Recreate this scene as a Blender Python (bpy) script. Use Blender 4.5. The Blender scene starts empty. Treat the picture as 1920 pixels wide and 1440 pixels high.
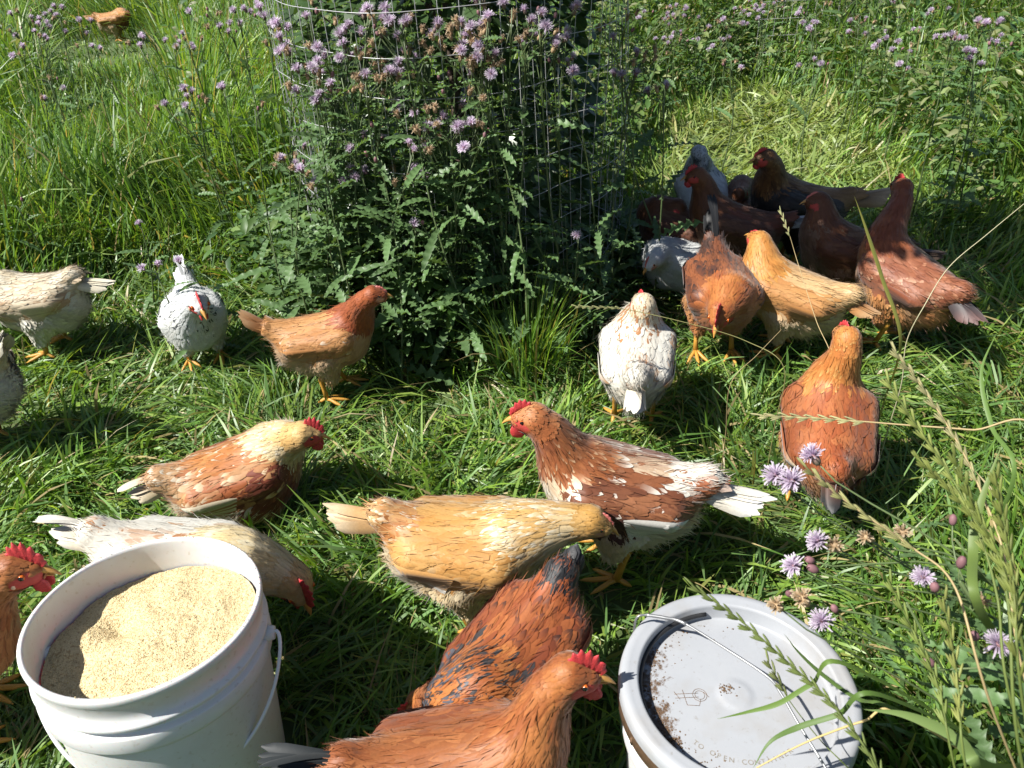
import bpy, math, random
import numpy as np
from mathutils import Matrix, Vector

# ------------------------------------------------------------------ camera, sky, sun, exposure
SC = bpy.context.scene
COL = SC.collection
CAM_H, PITCH, ROLL, FPX = 1.24, 34.0, -2.5, 1442.0
cam_d = bpy.data.cameras.new('camera')
cam_d.sensor_width = 36.0
cam_d.lens = 36.0 * FPX / 1920.0
cam_d.clip_start, cam_d.clip_end = 0.02, 500.0
cam_d.dof.use_dof = True
cam_d.dof.focus_distance = 1.7
cam_d.dof.aperture_fstop = 14.0
cam = bpy.data.objects.new('camera', cam_d)
COL.objects.link(cam)
CAM_M = (Matrix.Translation((0, 0, CAM_H)) @ Matrix.Rotation(math.radians(90 - PITCH), 4, 'X')
         @ Matrix.Rotation(math.radians(ROLL), 4, 'Z'))
cam.matrix_world = CAM_M
SC.camera = cam

SUN_EL, SUN_AZ = 50.0, 198.0           # azimuth of the sun seen from the scene, degrees from +X towards +Y
sun_v = Vector((math.cos(math.radians(SUN_AZ)) * math.cos(math.radians(SUN_EL)),
                math.sin(math.radians(SUN_AZ)) * math.cos(math.radians(SUN_EL)), math.sin(math.radians(SUN_EL))))
world = bpy.data.worlds.new('World')
SC.world = world
world.use_nodes = True
wn = world.node_tree
sky = wn.nodes.new('ShaderNodeTexSky')
sky.sky_type = 'NISHITA'
sky.sun_disc = False
sky.sun_elevation = math.radians(SUN_EL)
sky.sun_rotation = math.atan2(sun_v.x, sun_v.y)
bg = wn.nodes['Background']
bg.inputs[1].default_value = 0.052
wn.links.new(sky.outputs[0], bg.inputs[0])
sun_d = bpy.data.lights.new('sun', 'SUN')
sun_d.energy = 5.0
sun_d.angle = math.radians(0.53)
sun_d.color = (1.0, 0.965, 0.90)
sun_o = bpy.data.objects.new('sun', sun_d)
COL.objects.link(sun_o)
sun_o.location = (-3, -0.5, 4)
sun_o.rotation_euler = sun_v.to_track_quat('Z', 'Y').to_euler()
SC.view_settings.view_transform = 'Standard'
SC.view_settings.look = 'None'
SC.view_settings.exposure = 1.1
SC.view_settings.gamma = 1.0
SC.render.engine = 'CYCLES'
cy = SC.cycles
cy.max_bounces = 6
cy.diffuse_bounces = 3
cy.glossy_bounces = 2
cy.transmission_bounces = 4
cy.transparent_max_bounces = 4
cy.caustics_reflective = cy.caustics_refractive = False

# ------------------------------------------------------------------ helpers
RNG = np.random.default_rng(7)
_R3 = np.array(CAM_M.to_3x3())


def ray(px, py):
    d = _R3 @ np.array([(px - 960) / FPX, -(py - 720) / FPX, -1.0])
    return d


def at(px, py, z=0.0):
    """point on the horizontal plane z seen at a photo pixel"""
    d = ray(px, py)
    t = (z - CAM_H) / d[2]
    return np.array([0, 0, CAM_H]) + d * t


def atd(px, py, depth):
    """point at an optical depth seen at a photo pixel"""
    return np.array([0, 0, CAM_H]) + ray(px, py) * depth


def lin(c):
    c = np.asarray(c, float) / 255.0
    return np.where(c <= 0.04045, c / 12.92, ((c + 0.055) / 1.055) ** 2.4)


def unit(v):
    v = np.asarray(v, float)
    return v / np.maximum(np.linalg.norm(v, axis=-1, keepdims=True), 1e-9)


def _hash(i, j, k, seed):
    h = (i * 374761393 + j * 668265263 + k * 2147483647 + seed * 1274126177) & 0xFFFFFFFF
    h = ((h ^ (h >> 13)) * 1274126177) & 0xFFFFFFFF
    h = h ^ (h >> 16)
    return (h & 0xFFFF) / 65535.0


def vnoise(p, scale, seed=0):
    """value noise 0..1 for points (n,2|3)"""
    p = np.asarray(p, float) * scale
    if p.shape[-1] == 2:
        p = np.concatenate([p, np.zeros_like(p[..., :1])], -1)
    i = np.floor(p).astype(np.int64)
    f = p - i
    f = f * f * (3 - 2 * f)
    r = 0
    for a in (0, 1):
        for b in (0, 1):
            for c in (0, 1):
                w = (f[..., 0] if a else 1 - f[..., 0]) * (f[..., 1] if b else 1 - f[..., 1]) * (f[..., 2] if c else 1 - f[..., 2])
                r = r + w * _hash(i[..., 0] + a, i[..., 1] + b, i[..., 2] + c, seed)
    return r


def make_mesh(name, V, faces, mats, midx=None, col=None, smooth=True, uv=None):
    """faces: list of int arrays (n,k). One mesh data block."""
    me = bpy.data.meshes.new(name)
    V = np.ascontiguousarray(V, np.float32)
    faces = [np.asarray(f, np.int32) for f in (faces if isinstance(faces, (list, tuple)) else [faces])]
    faces = [f for f in faces if len(f)]
    loops = np.concatenate([f.ravel() for f in faces])
    tot = np.concatenate([np.full(len(f), f.shape[1], np.int32) for f in faces])
    start = np.concatenate([[0], np.cumsum(tot)[:-1]]).astype(np.int32)
    me.vertices.add(len(V))
    me.vertices.foreach_set('co', V.ravel())
    me.loops.add(len(loops))
    me.loops.foreach_set('vertex_index', loops)
    me.polygons.add(len(tot))
    me.polygons.foreach_set('loop_start', start)
    if smooth:
        me.polygons.foreach_set('use_smooth', np.ones(len(tot), bool))
    if midx is not None:
        me.polygons.foreach_set('material_index', np.asarray(midx, np.int32))
    for m in mats if isinstance(mats, (list, tuple)) else [mats]:
        me.materials.append(m)
    if col is not None:
        a = me.attributes.new('Col', 'FLOAT_COLOR', 'POINT')
        c4 = np.ones((len(V), 4), np.float32)
        c4[:, :3] = col
        a.data.foreach_set('color', c4.ravel())
    me.update(calc_edges=True)
    return me


def link(name, data, parent=None, **props):
    o = bpy.data.objects.new(name, data)
    COL.objects.link(o)
    if parent is not None:
        o.parent = parent
    for k, v in props.items():
        o[k] = v
    return o


def thing(name, label, cat, loc=(0, 0, 0), rotz=0.0, scale=1.0, group=None):
    o = link(name, None)
    o.location = loc
    o.rotation_euler = (0, 0, rotz)
    o.scale = (scale,) * 3
    o.empty_display_size = 0.05
    o['label'] = label
    o['category'] = cat
    if group:
        o['group'] = group
    return o


class MB:
    """collects pieces into one mesh"""
    def __init__(s):
        s.V, s.F, s.C, s.M, s.n = [], [], [], [], 0

    def add(s, V, F, col=None, mat=0):
        V = np.asarray(V, float)
        for f in (F if isinstance(F, (list, tuple)) else [F]):
            f = np.asarray(f, int)
            if len(f):
                s.F.append(f + s.n)
                s.M.append(np.full(len(f), mat))
        s.V.append(V)
        c = np.ones((len(V), 3)) * (0.5 if col is None else np.asarray(col, float))
        s.C.append(c)
        s.n += len(V)
        return s

    def mesh(s, name, mats, smooth=True):
        return make_mesh(name, np.concatenate(s.V), s.F, mats, np.concatenate(s.M), np.concatenate(s.C), smooth)


def frames(P):
    """rotation-minimising frames along a polyline"""
    P = np.asarray(P, float)
    T = unit(np.gradient(P, axis=0))
    n = np.cross(T[0], [0, 0, 1.0])
    if np.linalg.norm(n) < 1e-3:
        n = np.cross(T[0], [0, 1.0, 0])
    n = unit(n)
    N = []
    for t in T:
        n = unit(n - t * np.dot(n, t))
        N.append(n)
    N = np.array(N)
    return T, N, np.cross(T, N)


def tube(P, r, k=6, cap=True):
    P = np.asarray(P, float)
    n = len(P)
    r = np.broadcast_to(np.asarray(r, float), (n,))
    T, N, B = frames(P)
    a = np.linspace(0, 2 * np.pi, k, endpoint=False)
    V = P[:, None] + r[:, None, None] * (np.cos(a)[None, :, None] * N[:, None] + np.sin(a)[None, :, None] * B[:, None])
    V = V.reshape(-1, 3)
    i = np.arange(n - 1)[:, None] * k
    j = np.arange(k)[None]
    j2 = (j + 1) % k
    F = np.stack([i + j, i + j2, i + k + j2, i + k + j], -1).reshape(-1, 4)
    if cap:
        V = np.vstack([V, P[:1], P[-1:]])
        c0 = np.stack([np.full(k, n * k), j2[0], j[0]], -1)
        c1 = np.stack([np.full(k, n * k + 1), (n - 1) * k + j[0], (n - 1) * k + j2[0]], -1)
        return V, [F, c0, c1]
    return V, [F]


def lathe(prof, k=64):
    """prof (n,2): radius, z"""
    prof = np.asarray(prof, float)
    a = np.linspace(0, 2 * np.pi, k, endpoint=False)
    V = np.stack([prof[:, None, 0] * np.cos(a), prof[:, None, 0] * np.sin(a), np.broadcast_to(prof[:, None, 1], (len(prof), k))], -1).reshape(-1, 3)
    i = np.arange(len(prof) - 1)[:, None] * k
    j = np.arange(k)[None]
    F = np.stack([i + j, i + (j + 1) % k, i + k + (j + 1) % k, i + k + j], -1).reshape(-1, 4)
    return V, F


def ellipsoid(c, r, ax=None, nu=10, nv=7):
    a = np.linspace(0, 2 * np.pi, nu, endpoint=False)
    b = np.linspace(-np.pi / 2, np.pi / 2, nv)
    V = np.stack([np.cos(b)[:, None] * np.cos(a), np.cos(b)[:, None] * np.sin(a), np.broadcast_to(np.sin(b)[:, None], (nv, nu))], -1).reshape(-1, 3) * np.asarray(r, float)
    if ax is not None:
        V = V @ np.asarray(ax, float)
    i = np.arange(nv - 1)[:, None] * nu
    j = np.arange(nu)[None]
    F = np.stack([i + j, i + (j + 1) % nu, i + nu + (j + 1) % nu, i + nu + j], -1).reshape(-1, 4)
    return V + np.asarray(c, float), F


def bez(p0, p1, p2, p3, n):
    t = np.linspace(0, 1, n)[:, None]
    return (1 - t) ** 3 * p0 + 3 * (1 - t) ** 2 * t * p1 + 3 * (1 - t) * t * t * p2 + t ** 3 * p3


def crom(P, n):
    """Catmull-Rom resample"""
    P = np.asarray(P, float)
    Q = np.vstack([2 * P[0] - P[1], P, 2 * P[-1] - P[-2]])
    out = []
    for s in np.linspace(0, len(P) - 1 - 1e-6, n):
        i = int(s)
        t = s - i
        a, b, c, d = Q[i:i + 4]
        out.append(0.5 * (2 * b + (c - a) * t + (2 * a - 5 * b + 4 * c - d) * t * t + (3 * b - a - 3 * c + d) * t ** 3))
    return np.array(out)


# ------------------------------------------------------------------ materials
def new_mat(name):
    m = bpy.data.materials.new(name)
    m.use_nodes = True
    nt = m.node_tree
    return m, nt, nt.nodes['Principled BSDF'], nt.nodes['Material Output']


def N(nt, kind, **kw):
    n = nt.nodes.new(kind)
    for k, v in kw.items():
        setattr(n, k, v)
    return n


def noise_node(nt, scale, detail=3.0, coord='Object', rough=0.55):
    tc = N(nt, 'ShaderNodeTexCoord')
    n = N(nt, 'ShaderNodeTexNoise')
    n.inputs['Scale'].default_value = scale
    n.inputs['Detail'].default_value = detail
    n.inputs['Roughness'].default_value = rough
    nt.links.new(tc.outputs[coord], n.inputs['Vector'])
    return n


def ramp(nt, src, stops):
    r = N(nt, 'ShaderNodeValToRGB')
    e = r.color_ramp.elements
    while len(e) < len(stops):
        e.new(0.5)
    for x, (p, c) in zip(e, stops):
        x.position = p
        x.color = (*c, 1) if not np.isscalar(c) else (c, c, c, 1)
    nt.links.new(src, r.inputs[0])
    return r


def mixc(nt, fac, a, b, mode='MIX'):
    m = N(nt, 'ShaderNodeMix', data_type='RGBA', blend_type=mode)
    for s, v in ((0, fac), (6, a), (7, b)):
        if hasattr(v, 'links'):
            nt.links.new(v, m.inputs[s])
        else:
            m.inputs[s].default_value = v if s == 0 else (*v, 1)
    return m.outputs[2]


def bump(nt, src, strength, dist, bsdf):
    b = N(nt, 'ShaderNodeBump')
    b.inputs['Strength'].default_value = strength
    b.inputs['Distance'].default_value = dist
    nt.links.new(src, b.inputs['Height'])
    nt.links.new(b.outputs[0], bsdf.inputs['Normal'])


def attr_col(nt):
    a = N(nt, 'ShaderNodeAttribute', attribute_name='Col')
    return a.outputs['Color']


def leaf_mat(name, color=None, trans=0.35, rough=0.38, spec=0.5, vary=0.25, tint=(1.25, 1.2, 0.55)):
    m, nt, bs, out = new_mat(name)
    c = attr_col(nt) if color is None else None
    oi = N(nt, 'ShaderNodeObjectInfo')
    if c is None:
        n = noise_node(nt, 30.0, 2.0)
        c = mixc(nt, n.outputs[0], tuple(np.array(color) * 0.75), tuple(np.array(color) * 1.25))
    hsv = N(nt, 'ShaderNodeHueSaturation')
    mr = N(nt, 'ShaderNodeMapRange')
    mr.inputs[3].default_value = 1 - vary
    mr.inputs[4].default_value = 1 + vary
    nt.links.new(oi.outputs['Random'], mr.inputs[0])
    nt.links.new(mr.outputs[0], hsv.inputs['Value'])
    nt.links.new(c, hsv.inputs['Color'])
    c = hsv.outputs[0]
    nt.links.new(c, bs.inputs['Base Color'])
    bs.inputs['Roughness'].default_value = rough
    bs.inputs['Specular IOR Level'].default_value = spec
    tr = N(nt, 'ShaderNodeBsdfTranslucent')
    nt.links.new(mixc(nt, 1.0, c, tint, 'MULTIPLY'), tr.inputs['Color'])
    mx = N(nt, 'ShaderNodeMixShader')
    mx.inputs[0].default_value = trans
    nt.links.new(bs.outputs[0], mx.inputs[1])
    nt.links.new(tr.outputs[0], mx.inputs[2])
    nt.links.new(mx.outputs[0], out.inputs['Surface'])
    return m


def plain_mat(name, color, rough=0.5, metallic=0.0, spec=0.5, nscale=None, namp=0.2, bstr=0.0, bdist=0.001):
    m, nt, bs, out = new_mat(name)
    bs.inputs['Roughness'].default_value = rough
    bs.inputs['Metallic'].default_value = metallic
    bs.inputs['Specular IOR Level'].default_value = spec
    n = noise_node(nt, nscale or 40.0, 4.0)
    c = np.array(color, float)
    nt.links.new(mixc(nt, n.outputs[0], tuple(c * (1 - namp)), tuple(np.minimum(c * (1 + namp), 0.95))), bs.inputs['Base Color'])
    if bstr:
        bump(nt, n.outputs[0], bstr, bdist, bs)
    return m


# plumage: colour of each feather comes with the mesh, the barbs are fine relief
M_FEATHER, nt, bs, out = new_mat('feather')
n1 = noise_node(nt, 260.0, 3.0)
ccol = mixc(nt, 1.0, attr_col(nt), ramp(nt, n1.outputs[0], [(0.3, 0.90), (0.7, 1.08)]).outputs[0], 'MULTIPLY')
nt.links.new(ccol, bs.inputs['Base Color'])
bs.inputs['Roughness'].default_value = 0.55
bs.inputs['Specular IOR Level'].default_value = 0.35
bs.inputs['Sheen Weight'].default_value = 0.15
bump(nt, n1.outputs[0], 0.10, 0.0006, bs)

M_SKIN = bpy.data.materials.new('skin_under_feathers')
M_SKIN.use_nodes = True
nt = M_SKIN.node_tree
bs = nt.nodes['Principled BSDF']
nt.links.new(attr_col(nt), bs.inputs['Base Color'])
bs.inputs['Roughness'].default_value = 0.7
n1 = noise_node(nt, 500.0, 2.0)
bump(nt, n1.outputs[0], 0.5, 0.001, bs)

M_COMB = plain_mat('comb_red', lin((168, 48, 52)), 0.55, nscale=420, namp=0.35, bstr=0.9, bdist=0.0012)
M_COMB.node_tree.nodes['Principled BSDF'].inputs['Subsurface Weight'].default_value = 0.12
M_COMB.node_tree.nodes['Principled BSDF'].inputs['Subsurface Scale'].default_value = 0.004
M_COMBP = plain_mat('comb_pink', lin((180, 100, 92)), 0.55, nscale=350, namp=0.2, bstr=0.5, bdist=0.001)
M_BEAK = plain_mat('beak_horn', lin((180, 132, 68)), 0.35, nscale=120, namp=0.35)
M_LEG = plain_mat('leg_yellow', lin((176, 128, 52)), 0.5, nscale=380, namp=0.28, bstr=0.7, bdist=0.001)
M_IRIS = plain_mat('eye_iris', lin((190, 95, 35)), 0.15)
M_PUPIL = plain_mat('eye_pupil', (0.005, 0.005, 0.005), 0.08)
M_LOBE = plain_mat('ear_lobe', lin((200, 165, 140)), 0.6, nscale=300, namp=0.2)

# ------------------------------------------------------------------ chickens
HUE = .64 * np.array([.94, 1.0, 1.07])
LEGS = []
BODIES = []     # (inverse matrix 4x4, scale, signed distance function, centre, radius) for keeping grass out of the birds


def surface_nets(f, lo, hi, h):
    lo, hi = np.asarray(lo, float), np.asarray(hi, float)
    n = np.ceil((hi - lo) / h).astype(int) + 1
    g = [lo[i] + h * np.arange(n[i]) for i in range(3)]
    P = np.stack(np.meshgrid(*g, indexing='ij'), -1)
    D = f(P.reshape(-1, 3)).reshape(n)
    ins = D < 0
    c = n - 1
    acc = np.zeros((*c, 3))
    cnt = np.zeros(c)
    corners = [(a, b, d) for a in (0, 1) for b in (0, 1) for d in (0, 1)]
    sl = lambda k: tuple(slice(k[i], k[i] + c[i]) for i in range(3))
    for k in corners:
        for ax in range(3):
            if k[ax] == 0:
                k2 = list(k)
                k2[ax] = 1
                da, db = D[sl(k)], D[sl(k2)]
                m = (da < 0) != (db < 0)
                t = da[m] / (da[m] - db[m])
                pos = np.tile(np.array(k, float), (m.sum(), 1))
                pos[:, ax] += t
                acc[m] += pos
                cnt[m] += 1
    act = cnt > 0
    idx = np.full(c, -1)
    idx[act] = np.arange(act.sum())
    V = lo + h * (np.argwhere(act) + acc[act] / cnt[act][:, None])
    F = []
    for ax in range(3):
        b, d = [i for i in range(3) if i != ax]
        s0 = [slice(1, -1)] * 3
        s1 = [slice(1, -1)] * 3
        s0[ax], s1[ax] = slice(0, -1), slice(1, None)
        A, B = ins[tuple(s0)], ins[tuple(s1)]
        q = np.argwhere(A != B)
        if not len(q):
            continue
        flip = A[tuple(q.T)]
        q[:, b] += 1
        q[:, d] += 1
        def cell(ob, od):
            r = q.copy()
            r[:, b] += ob
            r[:, d] += od
            return idx[tuple(r.T)]
        quad = np.stack([cell(-1, -1), cell(0, -1), cell(0, 0), cell(-1, 0)], 1)
        if ax == 1:
            flip = ~flip
        quad[~flip] = quad[~flip][:, ::-1]
        F.append(quad)
    return V, np.concatenate(F)


def strip(rows, cols=2):
    i = np.arange(rows - 1)[:, None] * cols
    j = np.arange(cols - 1)[None]
    return np.stack([i + j, i + j + 1, i + cols + j + 1, i + cols + j], -1).reshape(-1, 4)


def many(strip_f, n, per):
    return (strip_f[None] + (np.arange(n) * per)[:, None, None]).reshape(-1, 4)


def long_feather(mb, base, d, nrm, L, W, col, tip, bend=0.0, wprof=None, rows=8):
    """one flight or tail feather: cambered vane on a shaft"""
    d, nrm = unit(d), unit(nrm)
    side = unit(np.cross(nrm, d))
    nrm = np.cross(d, side)
    t = np.linspace(0, 1, rows)
    w = W * 0.5 * np.clip(np.interp(t, [0, .12, .4, .8, .93, 1], [.25, .7, 1, .95, .65, .12]), 0, 1)
    ctr = base + np.outer(t * L, d) - np.outer(bend * L * t * t, nrm)
    V = np.stack([ctr + side * w[:, None] - nrm * (w * 0.28)[:, None], ctr + nrm * 0.0008, ctr - side * w[:, None] - nrm * (w * 0.28)[:, None]], 1).reshape(-1, 3)
    k = np.repeat(np.clip((t - 0.55) / 0.35, 0, 1) ** 1.2, 3)[:, None]
    C = np.asarray(col) * (1 - k) + np.asarray(tip) * k
    C = C * np.tile(np.array([0.9, 1.1, 0.95]), rows)[:, None]
    mb.add(V, strip(rows, 3), C)


def bird(sp):
    rng = np.random.default_rng(sp['seed'])
    s = sp.get('s', 1.0)
    sit = sp.get('sit', False)
    hz = sp.get('hz', 0.108 if sit else 0.195)
    bx, by = sp['body']
    z0 = sp.get('z0', .004 if sit else .022)
    W = at(bx, by, hz * s + z0)
    hd = math.radians(sp['head_to'])
    root = thing(sp.get('name', 'chicken'), sp['label'], 'chicken', (W[0], W[1], z0), hd, s, sp.get('group'))
    ch, sh = math.cos(hd), math.sin(hd)
    loc = lambda p: np.array([(ch * (p[0] - W[0]) + sh * (p[1] - W[1])), (-sh * (p[0] - W[0]) + ch * (p[1] - W[1])), p[2] - z0]) / s
    C = np.array([0, 0, hz])
    pt = math.radians(sp.get('pitch', 6 if not sit else 4))
    Rb = np.array([[math.cos(pt), 0, -math.sin(pt)], [0, 1, 0], [math.sin(pt), 0, math.cos(pt)]])
    B = lambda x, y, z: C + Rb @ np.array([x, y, z])
    Bd = lambda x, y, z: Rb @ np.array([x, y, z])
    # head
    if 'head' in sp:
        Hc = loc(at(sp['head'][0], sp['head'][1], sp['head'][2]))
    else:
        Hc = np.array(sp['headl'], float)
    Nb = B(.082, 0, .035)
    L = np.linalg.norm(Hc - Nb)
    lmax = sp.get('lmax', .21)
    if L > lmax:
        print('neck clamp', sp['label'][:30], round(L, 3))
        Hc = Nb + (Hc - Nb) * lmax / L
        L = lmax
    if L < .085:
        print('neck short', sp['label'][:30], round(L, 3), Hc)
        Hc = Nb + unit(Hc - Nb) * .085
        L = .085
    hy = math.radians(sp.get('hy', sp['head_to'])) - hd
    hp = math.radians(sp.get('hp', -8))
    f = np.array([math.cos(hy) * math.cos(hp), math.sin(hy) * math.cos(hp), math.sin(hp)])
    sd = np.array([-math.sin(hy), math.cos(hy), 0])
    u = np.cross(f, sd)
    hs = sp.get('hs', 1.0)
    Hb = Hc - f * .012 - u * .006
    d0 = unit(unit(Hc - Nb) * .8 + Bd(.55, 0, .25))
    d1 = unit(f * .45 + unit(Hc - Nb) * .75)
    nk = bez(Nb, Nb + d0 * L * .38, Hb - d1 * L * .38, Hb, 6)
    nr = np.array([.052, .040, .030, .0245, .0215, .0205]) * sp.get('neck_r', 1.0)
    nr[0] = .054
    prims = []   # a, b, ra, rb, region, flow
    back = Bd(-1, 0, .05)
    fat = sp.get('fat', 1.0) * .955
    def P(a, b, ra, rb, reg, fl):
        prims.append((a, b, ra * (fat if reg not in (0, 1) else 1), rb * (fat if reg not in (0, 1) else 1), reg, unit(fl)))
    P(B(-.075, 0, -.004), B(.04, 0, -.010), .066, .078, 3, back)
    P(B(.05, 0, -.015), B(.085, 0, .02), .074, .056, 2, Bd(-.75, 0, -.6))
    P(B(-.080, 0, .010), B(-.145, 0, .060), .058, .030, 7, Bd(-1, 0, .35))
    P(B(-.060, 0, -.045), B(-.098, 0, -.028), .062, .046, 5, Bd(-.75, 0, -.6))
    P(B(.05, 0, .020), B(-.05, 0, .012), .054, .054, 3, back)
    for q in (1, -1):
        P(B(.052, .062 * q, .012), B(-.085, .055 * q, .016), .037, .030, 4, Bd(-1, 0, -.02))
        if not sit:
            P(B(-.012, .042 * q, -.05), np.array([.0, .047 * q, hz - .112]), .050, .020, 6, np.array([-.2, 0, -1.0]))
        else:
            P(B(-.02, .05 * q, -.04), B(.03, .055 * q, -.05), .045, .035, 5, Bd(-.9, 0, -.3))
    for i in range(5):
        P(nk[i], nk[i + 1], nr[i], nr[i + 1], 1 if i < 4 else 0, nk[i] - nk[i + 1])
    P(Hc - f * .008 + u * .002, Hc + f * .014 - u * .002, .0212 * hs, .0150 * hs, 0, -f - u * .25)
    A_ = np.array([p[0] for p in prims])
    B_ = np.array([p[1] for p in prims])
    ra = np.array([p[2] for p in prims])
    rb = np.array([p[3] for p in prims])
    reg = np.array([p[4] for p in prims])
    flow = np.array([p[5] for p in prims])
    BA = B_ - A_
    BB = (BA ** 2).sum(1)
    k = .009

    def dist(p):
        w = p[:, None] - A_[None]
        t = np.clip((w * BA).sum(-1) / BB, 0, 1)
        return np.sqrt(((w - t[..., None] * BA) ** 2).sum(-1)) - (ra + (rb - ra) * t)

    def sdf(p):
        out = np.empty(len(p))
        for i in range(0, len(p), 60000):
            d = dist(p[i:i + 60000])
            m = d.min(1)
            out[i:i + 60000] = m - k * np.log(np.exp(-(d - m[:, None]) / k).sum(1))
        return out

    def grad(p):
        e = .0015
        d0 = sdf(p)
        g = np.stack([sdf(p + np.eye(3)[i] * e) - d0 for i in range(3)], -1)
        return d0, unit(g)

    lo = np.minimum(A_ - ra[:, None], B_ - rb[:, None]).min(0) - .025
    hi = np.maximum(A_ + ra[:, None], B_ + rb[:, None]).max(0) + .025
    V, F = surface_nets(sdf, lo, hi, .0085)
    for _ in range(2):
        d, g = grad(V)
        V = V - g * d[:, None] * .9
    # regions
    pal = sp['pal']

    def region(p):
        d = dist(p)
        w = np.exp(-(d - d.min(1)[:, None]) / .009)
        r = reg[np.argmin(d, 1)]
        fl = unit((w / w.sum(1)[:, None]) @ flow)
        pb = (p - C) @ Rb
        tor = (r == 3)
        r = np.where(tor & (pb[:, 2] < .018), np.where(pb[:, 0] > -.01, 2, 5), r)
        r = np.where((r == 7) & (pb[:, 2] < .0), 5, r)
        r = np.where((r == 4) & (pb[:, 2] < -.028), np.where(pb[:, 0] > -.01, 2, 5), r)
        return r, fl, pb

    cock = sp.get('cock', 0.0)

    def face(p):
        q = p - Hc
        x, z, y = q @ f, q @ u, q @ sd
        return (((x - .012) / (.0125 + .006 * cock)) ** 2 + ((z + .005) / (.011 + .005 * cock)) ** 2 < 1)

    names = ['head', 'neck', 'breast', 'back', 'wing', 'fluff', 'fluff', 'rump']

    def colour(p, r, jit=True):
        n = len(p)
        out = np.zeros((n, 3))
        tipc = np.zeros((n, 3))
        ns = vnoise(p, sp.get('nsc', 36.0), sp['seed']) * .65 + vnoise(p, 95.0, sp['seed'] + 5) * .35
        for i, nm in enumerate(names):
            m = r == i
            if not m.any():
                continue
            e = pal.get(nm) or pal.get({'rump': 'back', 'head': 'neck'}.get(nm, nm))
            c1, c2 = lin(e[0]), lin(e[1])
            lo_, hi_ = (e[4] if len(e) > 4 else (.35, .65))
            x = np.clip((ns[m] + (rng.random(m.sum()) - .5) * .15 - lo_) / (hi_ - lo_), 0, 1)[:, None]
            c = c1 * (1 - x) + c2 * x
            out[m] = c
            if len(e) > 2 and e[2] is not None:
                ta = e[3]
                pick = (rng.random(m.sum()) < ta)[:, None]
                tipc[m] = np.where(pick, lin(e[2]), c)
            else:
                tipc[m] = c * 1.04
        if jit:
            j = rng.normal(1, .038, n)[:, None]
            out, tipc = out * j, tipc * j
        for (cx, cy_, cz, rad, c, amt) in sp.get('patch', []):
            q = nk[cy_] if cx == 'neck' else B(cx, cy_, cz)
            m = (np.linalg.norm(p - q, axis=1) < rad * (.75 + .5 * rng.random(n))) & (rng.random(n) < amt)
            out[m] = lin(c) * rng.normal(1, .08, m.sum())[:, None]
            tipc[m] = out[m]
        return np.clip(out * HUE, .003, .53), np.clip(tipc * HUE, .003, .55)

    r, fl, pb = region(V)
    vc, _ = colour(V, r, False)
    fm = face(V)
    vc[fm] = lin(sp.get('face', (196, 70, 62))) * .7
    body = make_mesh('body', V, F, M_SKIN, col=vc)
    link('body', body, root)
    # plumage: shingled feathers hugging the body
    q0, q1, q2, q3 = (V[F[:, i]] for i in range(4))
    ar = .5 * np.linalg.norm(np.cross(q2 - q0, q3 - q1), axis=1)
    fr, ffl, _ = region((q0 + q2) / 2)
    #            head  neck  breast back  wing fluff thigh rump
    Lr = np.array([.010, .034, .034, .042, .040, .034, .024, .036])
    Wr = np.array([.0055, .0070, .0140, .0125, .0160, .0125, .0100, .0110])
    cov = np.array([4.5, 6.0, 5.0, 5.0, 5.0, 5.5, 5.0, 5.5]) * sp.get('cov', 1.0)
    nf = ar * cov[fr] / (Lr[fr] * Wr[fr])
    cum = np.cumsum(nf)
    n = int(cum[-1])
    fi = np.searchsorted(cum, rng.random(n) * cum[-1])
    a, b = rng.random((n, 1)), rng.random((n, 1))
    p = (q0[fi] * (1 - a) + q1[fi] * a) * (1 - b) + (q3[fi] * (1 - a) + q2[fi] * a) * b
    keep = ~face(p)
    p = p[keep]
    n = len(p)
    r, fl, pb = region(p)
    d, g = grad(p)
    t = unit(fl - g * (fl * g).sum(1)[:, None] + rng.normal(0, .10, (n, 3)) * np.where(np.isin(r, (5, 6)), 1.8, 1.0)[:, None])
    side = unit(np.cross(g, t))
    LL = Lr[r] * rng.uniform(.75, 1.2, n)
    WW = Wr[r] * rng.uniform(.8, 1.2, n)
    rows = np.array([-.15, .25, .6, .86, 1.0])
    wp = np.array([.45, .9, 1.0, .62, .08])
    h0 = rng.uniform(.0003, .0015, n)
    lift = np.where(np.isin(r, (5, 6)), rng.uniform(.0005, .006, n), np.where(r == 0, rng.uniform(0, .0008, n), rng.uniform(.0002, .0016, n)))
    cen = p[:, None] + t[:, None] * (rows * 1)[None, :, None] * LL[:, None, None]
    FV = np.stack([cen + side[:, None] * (wp / 2)[None, :, None] * WW[:, None, None],
                   cen - side[:, None] * (wp / 2)[None, :, None] * WW[:, None, None]], 2)
    hh = (h0[:, None] + lift[:, None] * np.clip(rows, 0, 1) ** 2)[:, :, None] * np.ones(2)
    flat = FV.reshape(-1, 3)
    hflat = hh.reshape(-1)
    for _ in range(2):
        d, g = grad(flat)
        dd = d - hflat
        flat = flat - g * (np.where(dd > 0, dd * .75, dd))[:, None]
    c1, c2 = colour(p, r)
    kk = np.array([0, .05, .3, .85, 1.0])
    CC = c1[:, None] * (1 - kk)[None, :, None] + c2[:, None] * kk[None, :, None]
    CC = np.repeat(CC[:, :, None], 2, 2).reshape(-1, 3)
    d, g = grad(flat)
    g = g.reshape(n, 5, 2, 3)
    tilt = (lift / LL)[:, None] * np.clip(rows, 0, 1)[None] * 2.2
    sgn = np.array([1.0, -1.0])
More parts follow.
